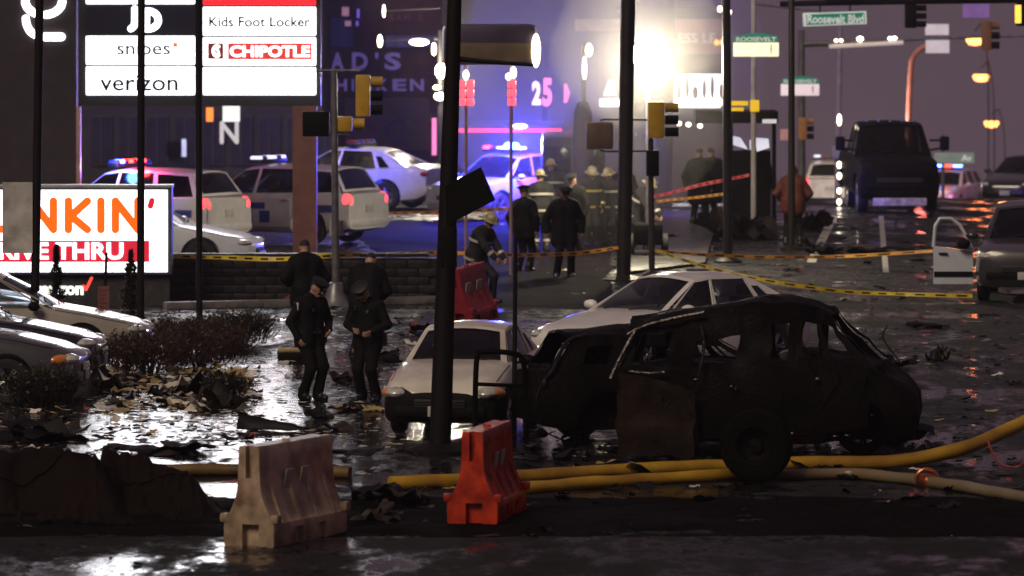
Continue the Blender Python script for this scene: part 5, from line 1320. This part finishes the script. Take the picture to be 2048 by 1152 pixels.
for lab, px, yb, yw, Hh in (('dark silhouetted person left in the crowd by the shelter', 1398, 452, 170, 1.9), ('dark silhouetted person in the middle of the crowd by the shelter', 1424, 448, 200, 1.88),
                            ('dark silhouetted person inside the shelter, left of its post', 1490, 440, 180, 1.84), ('dark silhouetted person inside the shelter, right of its post', 1520, 444, 150, 1.78)):
    person(lab, px, yb, R(yw), Hh, .03, .05, 0, ((-.13, 0), (.13, .03)), ((-.3, -.02, .88), (.3, -.02, .88)), 1.5, .3, NAVY, 'beanie', .024, group=CG)
person('person in a rust red jacket and dark trousers below the slim pole', 1586, 492, R(175), 1.84, .08, .1, 0, ((-.15, 0), (.15, .03)), ((-.26, -.2, 1.0), (.26, -.2, 1.0)), 1.55, .1, (M_SKIN, M_RUST, M_NAVYT, M_BOOT), None, .022, hood=True)

# ================================================================ tape
M_TAPE = mat('yellow_tape', (.80, .62, .05), .35, col2=(.55, .38, .03), vs_=5)
M_TAPEO = mat('orange_tape', (.75, .36, .05), .35); M_TAPER = mat('red_tape', (.65, .06, .09), .35)
def tape(label, pix, m, h=.075, tilt=.35):
    pts = smooth_path([W(x, y, d) for x, y, d in pix], 14)
    t = thing('barrier_tape', label, 'tape', pts[0]); o0 = pts[0]
    n = len(pts) - 1
    def f(u, v):
        p = pts[int(round(u * n))] - o0; a = 1.2 * mnoise.noise(Vector((p.x * .8, p.y * .3, 5))) + tilt
        return p + Vector((0, math.sin(a) * h * (v - .5), math.cos(a) * h * (v - .5)))
    mb = MB().grid(f, n, 2); mb.grid(lambda u, v: f(u, v) + Vector((0, .002, 0)), n, 2); mb.obj('ribbon', m, t)
    for k in range(3, n - 2, 4):
        mb = MB().grid(lambda u, v: f((k + 2 * u) / n, .3 + .4 * v) + Vector((0, -.006, 0)), 2, 1); mb.obj('print', M_BLACK, t)
tape('yellow police tape running over the block wall past the officers', [(342, 512, 104), (450, 515, 104), (560, 518, 104), (668, 511, 103.2), (770, 508, 106), (875, 505, 109)], M_TAPE, .09)
tape('yellow police tape stretched behind the stooping firefighter', [(875, 505, 109), (985, 508, 108), (1060, 510, 109), (1160, 506, 111), (1243, 494, 111.5)], M_TAPEO, .08)
tape('upper yellow tape behind the police vehicles', [(742, 430, 132), (800, 426, 131), (880, 424, 130), (970, 420, 130), (1040, 416, 130)], M_TAPEO, .08)
tape('yellow tape low across the road on the right', [(1310, 502, 114), (1420, 510, 115), (1560, 514, 116), (1700, 512, 117), (1866, 502, 112)], M_TAPEO, .07)
tape('yellow tape running down to the open car door', [(1308, 500, 113.5), (1420, 536, 108), (1540, 562, 106), (1680, 582, 105), (1800, 588, 105), (1945, 592, 104.2)], M_TAPE, .075)
tape('red tape rising to the right beside the crowd', [(1284, 398, 128), (1340, 386, 128), (1400, 370, 128), (1450, 360, 128), (1498, 350, 128)], M_TAPER, .08)
tape('orange tape below the red one beside the crowd', [(1300, 404, 127), (1350, 399, 127), (1400, 394, 127), (1446, 388, 127)], M_TAPEO, .06)

# ================================================================ plants
M_TWIG = mat('bare_twigs', (.05, .022, .015), .75, var=.5, vs_=2)
M_TWIG2 = mat('dark_twigs', (.014, .011, .008), .8, var=.5)
M_LEAF = mat('dull_leaf', (.055, .05, .022), .6, var=.5, vs_=6)
def bush(label, px, py, w, h, n=420, m=None, leaf=.25, group='bare shrubs at the left'):
    rnd = random.Random(px * 7 + py); t = thing('bush', label, 'bush', G(px, py), 0, group)
    st = MB(); tw = MB(); lf = MB()
    for i in range(9):
        a = rnd.random() * 6.28; r = rnd.random() * .5
        st.tube([(r * .2 * math.cos(a) * w, r * .2 * math.sin(a) * w, 0), (r * .5 * math.cos(a) * w, r * .5 * math.sin(a) * w, h * .4), (r * math.cos(a) * w, r * math.sin(a) * w, h * .7)], [.02, .013, .006], 5)
    for i in range(n):
        a = rnd.random() * 6.28; r = math.sqrt(rnd.random()) * .5 * w; z = h * (.05 + .55 * rnd.random())
        p = Vector((r * math.cos(a), r * math.sin(a) * .8, z)); d = Vector((math.cos(a) * rnd.random(), math.sin(a) * rnd.random(), .5 + rnd.random())).normalized()
        L = h * rnd.uniform(.2, .5); top = h * (1 - (r / (.5 * w)) ** 2 * .55)
        q = p + d * L
        if q.z > top * 1.12: q.z = top * (1 + .12 * rnd.random())
        mid_ = p.lerp(q, .5) + Vector((rnd.uniform(-.05, .05), rnd.uniform(-.05, .05), rnd.uniform(-.03, .05)))
        tw.tube([p, mid_, q], [.008, .005, .002], 3, 0, False)
        for k in range(3):
            b = mid_.lerp(q, rnd.random()); e = b + Vector((rnd.uniform(-.12, .12), rnd.uniform(-.12, .12), rnd.uniform(0, .12)))
            tw.tube([b, e], [.004, .0015], 3, 0, False)
            if rnd.random() < leaf:
                s = rnd.uniform(.015, .04); u_ = Vector((rnd.uniform(-1, 1), rnd.uniform(-1, 1), rnd.uniform(-1, 1))).normalized() * s; v_ = u_.orthogonal().normalized() * s * .6
                lf.add([e - u_, e + v_, e + u_, e - v_], [(0, 1, 2, 3)])
    st.obj('stem', m or M_TWIG2, t); tw.obj('twigs', m or M_TWIG, t, 0)
    if lf.v: lf.obj('leaves', M_LEAF, t, 0)
bush('wide reddish brown bare bush right of the thin pole', 400, 735, 1.5, .80, 700)
bush('brown bare bush between the parked cars and the debris', 300, 748, 1.1, .72, 480)
bush('low dark bush at the right end of the planting', 478, 690, 1.1, .62, 480, M_TWIG2)
bush('bare bush under the champagne car bonnet', 245, 745, .9, .62, 380)
bush('dark ragged bush in front of the grey sedan wheel', 85, 815, .9, .62, 520, M_TWIG2)
bush('twiggy brown bush just behind the first row of shrubs', 360, 705, 1.2, .62, 420)
bush('thin dark weeds standing in the debris near the pole foot', 455, 800, .5, .42, 220, M_TWIG2)
def conifer(label, px, py, ytop, w, m):
    d = gd(py); t = thing('conifer', label, 'tree', G(px, py)); H = PX(py - ytop, d); rnd = random.Random(px)
    MB().tube([(0, 0, 0), (0, 0, H * .95)], [.03, .008], 6).obj('trunk', M_TWIG2, t)
    mb = MB()
    for i in range(1500):
        z = H * rnd.random() ** .9; r = w * (1 - (z / H) ** 1.6) * (.35 + .65 * rnd.random()) * (1 + .35 * math.sin(z * 17 + px)); a = rnd.random() * 6.28
        p = Vector((r * math.cos(a), r * math.sin(a), z)); s = rnd.uniform(.03, .075)
        u_ = Vector((math.cos(a) * .7, math.sin(a) * .7, rnd.uniform(.2, 1))).normalized() * s; v_ = Vector((-math.sin(a), math.cos(a), rnd.uniform(-.4, .4))) * s * .35
        mb.add([p - v_, p + u_ * .5 - v_ * .8, p + u_, p + u_ * .5 + v_, p + v_], [(0, 1, 2, 3, 4)])
    mb.obj('crown', m, t, 0)
conifer('small dark conifer in front of the sign, left', 113, 645, 492, .17, mat('dark_needles', (.022, .024, .014), .7, var=.5, vs_=8))
conifer('taller brownish conifer in front of the sign, right', 262, 652, 502, .24, mat('brown_needles', (.06, .032, .018), .7, var=.5, vs_=8))
# ================================================================ debris
M_DB = [mat('debris_black', (.004, .0035, .003), .6, var=.5, spec=.25), mat('debris_brown', (.025, .016, .010), .6, var=.5), mat('debris_straw', (.50, .38, .15), .6, col2=(.26, .17, .06), vs_=5),
        mat('debris_white', (.68, .64, .56), .55, var=.4), mat('debris_grey', (.07, .067, .064), .5, var=.4), mat('debris_red', (.28, .03, .03), .5), mat('debris_foil', (.45, .45, .48), .18, .8)]
def crumpled(mb, c, w, l, h, rnd, mi, n=4):
    a = rnd.random() * 6.28; ca, sa = math.cos(a), math.sin(a); o = Vector((rnd.random() * 99, rnd.random() * 99, 0))
    tilt = rnd.uniform(-.5, .5) * h
    def f(u, v):
        x, y = (u - .5) * w * (1 + .4 * mnoise.noise(o + Vector((v * 3, 7, 0)))), (v - .5) * l * (1 + .4 * mnoise.noise(o + Vector((u * 3, 3, 0))))
        z = h * (.35 + .65 * mnoise.noise(o + Vector((u * 2.6, v * 2.6, 1)))) + tilt * (u - .5) * 2
        return Vector(c) + Vector((x * ca - y * sa, x * sa + y * ca, max(.006, z)))
    mb.grid(f, n, n, mi)
rnd = random.Random(11)
fine = MB()
def zone(n, x0, x1, y0, y1, smin, smax, wts, hk=.4):
    for i in range(n):
        px = rnd.uniform(x0, x1); py = rnd.uniform(y0, y1)
        p = G(px, py)
        s = rnd.uniform(smin, smax) * (rnd.random() ** 1.5 + .35)
        mi = rnd.choices(range(7), wts)[0]
        crumpled(fine, p, s, s * rnd.uniform(.4, 1.1), s * hk * rnd.random(), rnd, mi, 2 if s < .12 else 3)
wd = (30, 12, 14, 24, 16, 2, 7)
zone(3200, 330, 860, 630, 900, .015, .13, wd)
zone(1100, -60, 520, 790, 910, .02, .17, (25, 16, 22, 16, 12, 1, 3), .5)
zone(420, 200, 520, 735, 825, .06, .34, (10, 10, 34, 34, 8, 1, 3), .8)
zone(1500, 1560, 2080, 560, 880, .02, .17, (50, 20, 2, 5, 16, 2, 5))
zone(420, 980, 1900, 445, 600, .04, .30, (50, 14, 2, 8, 18, 2, 3))
zone(380, 500, 1000, 560, 660, .04, .26, (40, 14, 2, 12, 20, 4, 4))
zone(900, -60, 2100, 900, 1075, .03, .22, (60, 24, 4, 2, 8, 1, 1), .5)
zone(160, 0, 700, 1085, 1150, .02, .12, (50, 30, 4, 2, 10, 1, 1))
zone(380, 1040, 1870, 870, 960, .04, .3, (60, 28, 2, 1, 8, 0, 2), .7)
o = fine.obj('small_debris', M_DB, None, 40); o['kind'] = 'stuff'; tag(o, 'small wet scraps of debris scattered all over the road', 'debris')
def chunk(label, px, py, w, l, h, mi, seed, parts=1, n=10):
    rn = random.Random(seed); t = thing('debris_piece', label, 'debris', G(px, py), 0, 'larger pieces of debris')
    for k in range(parts):
        mb = MB(); crumpled(mb, (rn.uniform(-.3, .3) * w * (k > 0), rn.uniform(-.3, .3) * l * (k > 0), .01), w * rn.uniform(.6, 1), l * rn.uniform(.6, 1), h * rn.uniform(.7, 1), rn, 0, n)
        v = len(mb.v); mb.add([p + Vector((0, 0, -.012)) for p in mb.v[:v]], [f[::-1] for f in mb.f[:]])
        mb.obj('sheet', M_DB[mi if k == 0 else rn.choice((0, 1, mi))], t, 50)
    return t
# the long dark slab in the middle of the wet patch
t = thing('debris_piece', 'long dark rounded slab lying on the wet patch below the officers', 'debris', G(548, 862), R(-24), 'larger pieces of debris')
MB().grid(lambda u, v: ((u - .5) * .95, math.cos(v * math.pi) * .19 * (.45 + .55 * math.sin(math.pi * min(1, u * 1.5 + .2))), max(.0, math.sin(v * math.pi)) * .20 * (1 - .75 * u) + .02 + .02 * mnoise.noise(Vector((u * 6, v * 4, 0)))), 14, 10).obj('slab', M_DB[0], t, 60)
mb = MB(); crumpled(mb, (-.45, .05, .14), .22, .2, .12, random.Random(4), 0, 6); mb.obj('torn_edge', mat('debris_orange', (.35, .14, .05), .6), t)
t = thing('debris_piece', 'flat dark board with a pale yellow upper edge near the bushes', 'debris', G(585, 722), R(6), 'larger pieces of debris')
MB().box((0, 0, .08), (.46, .30, .15), Matrix.Rotation(R(8), 3, 'X'), 0, .02).obj('board_core', M_DB[0], t); MB().box((0, .03, .172), (.44, .24, .03), Matrix.Rotation(R(8), 3, 'X'), 0, .01).obj('yellow_facing', M_DB[2], t)
for i, (lab, px, py, w, l, h, mi, pr) in enumerate((
    ('big pale insulation heap beside the dark brown bush', 425, 790, .8, .6, .5, 2, 4), ('dark torn panel standing in the insulation heap', 432, 815, .62, .4, .46, 0, 2),
    ('straw coloured scrap left of the insulation heap', 350, 795, .5, .4, .3, 3, 3), ('yellow torn strip between the two front officers', 685, 822, .5, .3, .14, 2, 3),
    ('pale yellow scrap right beside the front officer shoes', 742, 822, .35, .25, .10, 2, 2), ('dark pointed scrap under the yellow torn strip', 632, 838, .4, .3, .2, 0, 2),
    ('flat black scrap above the white barricade', 668, 862, .45, .3, .12, 0, 2), ('crumpled dark mesh between the front officers', 690, 765, .36, .3, .2, 0, 3),
    ('orange brown rag by the grey sedan wheel', 125, 790, .3, .25, .16, 1, 2), ('dark car part behind the right front officer', 770, 722, .5, .4, .22, 0, 3),
    ('dark low wreckage on the road left of the truck', 1655, 507, .9, .6, .35, 0, 3), ('long dark wreckage strip on the road in front of the truck', 1770, 507, 1.8, .5, .22, 0, 3),
    ('dark lump on the bright pavement by the signal pole', 1345, 478, .5, .4, .14, 1, 2), ('heap of dark wreckage at the feet of the rust jacket', 1620, 460, 1.0, .8, .55, 0, 5),
    ('dark pile in the lower part of the shelter', 1490, 478, 1.4, .9, .75, 0, 6), ('reddish torn scrap on the dark road at right', 1880, 722, .4, .35, .34, 1, 3),
    ('bent dark sheet on the road right of the van', 1780, 735, .8, .4, .16, 0, 3), ('dark scrap under the tape near the open door', 1840, 655, .7, .4, .14, 0, 2),
    ('red soft scrap on the kerb left of the signal pole', 585, 607, .5, .3, .2, 5, 2), ('white crumpled sheet on the kerb at the block wall', 545, 612, .35, .25, .12, 3, 2),
    ('small white can in the road right of the dusty sedan mirror', 820, 690, .25, .2, .12, 3, 1), ('dark red heap left of the dusty sedan roof', 850, 665, .7, .4, .22, 5, 2),
    ('burnt engine lump between the two plastic barricades', 785, 1010, .7, .6, .34, 0, 6), ('dark branch heap at the lower left of the orange barricade', 745, 1045, .5, .4, .22, 1, 4),
    ('low dark rubble heap at the left edge behind the tarpaulin', 70, 880, 1.3, .6, .28, 0, 6), ('black torn mat in the middle left rubble', 330, 905, 1.2, .5, .16, 0, 5),
    ('pale scrap on top of the rubble at the left', 68, 905, .22, .2, .14, 3, 2), ('flat black plate shining behind the white barricade', 700, 905, .8, .4, .06, 0, 2),
    ('white crumpled bag caught in the bush end', 318, 660, .35, .3, .3, 3, 2), ('dark wheel arch piece below the van nose', 1790, 890, .7, .5, .4, 0, 4))):
    chunk(lab, px, py, w, l, h, mi, 100 + i, pr)
# dark brown tarpaulin heaps, lower left
M_TARP = mat('brown_tarpaulin', (.010, .005, .0035), .85, col2=(.004, .0025, .002), vs_=1.3, bump=.3, bs=6, spec=.12)
def tarp(label, x0, x1, y0, y1, hs, seed):
    t = thing('tarpaulin', label, 'tarpaulin', (0, 0, 0)); 
    def f(u, v):
        px = lerp(x0, x1, u); Y = lerp(61.9, 65.2, v); q = Vector((u * 4, v * 3, seed))
        ridge = math.exp(-((v - .55 - .12 * math.sin(u * 5)) / .22) ** 2)
        e = min(1, u * 9, (1 - u) * 5)
        return Vector(((px - 1024) * Y / F, Y + .1 * mnoise.noise(q), max(.02, e * (hs(u) * ridge + .10 * mnoise.noise(q * 2.2) + .06 * mnoise.noise(q * 6) + .03 * mnoise.noise(q * 14)))))
    MB().grid(f, 70, 40).obj('sheet', M_TARP, t, 60)
    MB().tube([f(i / 24, .50) + Vector((0, -.02, .015)) for i in range(25)], .012, 6).obj('hem', M_TARP, t)
tarp('dark brown tarpaulin heap at the lower left edge', -80, 260, 0, 0, lambda u: .56 + .10 * math.sin(u * 3), 2.0)
tarp('dark brown tarpaulin heap just left of the white barricade', 175, 455, 0, 0, lambda u: .62 * (1 - u) ** .7 + .12, 5.0)
# ================================================================ smoke round the floodlight, then haze
sm = MB()
def smk(u, v):
    a, b = u * 2 * math.pi, (v - .5) * math.pi; n_ = Vector((math.cos(a) * math.cos(b), math.sin(a) * math.cos(b), math.sin(b)))
    k = 1 + .22 * mnoise.noise(n_ * 2.3)
    return Vector((2.2, 142, 3.6)) + Vector((n_.x * 3.9, n_.y * 27, n_.z * 5.2)) * k
sm.grid(smk, 28, 16)
pf = MB().grid(lambda u, v: Vector((2.7, 121.5, 4.6)) + Vector((math.cos(u * 2 * math.pi) * math.cos((v - .5) * math.pi) * 1.9, math.sin(u * 2 * math.pi) * math.cos((v - .5) * math.pi) * 3.2, math.sin((v - .5) * math.pi) * 1.9)) * 1.0 + Vector((.3 * mnoise.noise(Vector((u * 4, v * 4, 0))), 0, .3 * mnoise.noise(Vector((u * 4, v * 4, 9))))), 24, 12)  # dense puff added so the floodlight gets a glare halo
ms2 = bpy.data.materials.new('glare_puff'); ms2.use_nodes = True; n2 = ms2.node_tree.nodes; n2.clear()
pv2 = n2.new('ShaderNodeVolumePrincipled'); pv2.inputs['Color'].default_value = (.92, .9, .86, 1); pv2.inputs['Density'].default_value = .03; pv2.inputs['Anisotropy'].default_value = .2
o2 = n2.new('ShaderNodeOutputMaterial'); ms2.node_tree.links.new(pv2.outputs[0], o2.inputs['Volume'])
o = pf.obj('glare_puff', ms2, None, 0); o['kind'] = 'stuff'; tag(o, 'dense puff added for the glare around the floodlight heads', 'glare_puff')
ms = bpy.data.materials.new('smoke'); ms.use_nodes = True; nn = ms.node_tree.nodes; nn.clear()
pvs = nn.new('ShaderNodeVolumePrincipled'); pvs.inputs['Color'].default_value = (.9, .88, .86, 1); pvs.inputs['Density'].default_value = SMOKE; pvs.inputs['Anisotropy'].default_value = .3
oo = nn.new('ShaderNodeOutputMaterial'); ms.node_tree.links.new(pvs.outputs[0], oo.inputs['Volume'])
o = sm.obj('smoke', ms, None, 0); o['kind'] = 'stuff'; tag(o, 'pale smoke hanging around the floodlight and the police car', 'smoke')
hz = MB().box((0, 470, -4), (420, 960, 64)); 
mh = bpy.data.materials.new('haze'); mh.use_nodes = True; nn = mh.node_tree.nodes; nn.clear()
pvn = nn.new('ShaderNodeVolumePrincipled'); pvn.inputs['Color'].default_value = (.85, .82, .86, 1); pvn.inputs['Density'].default_value = HAZE; pvn.inputs['Anisotropy'].default_value = .35
oo = nn.new('ShaderNodeOutputMaterial'); mh.node_tree.links.new(pvn.outputs[0], oo.inputs['Volume'])
o = hz.obj('haze', mh, None, 0); o['kind'] = 'stuff'; tag(o, 'thin smoky night haze over the whole street', 'haze')
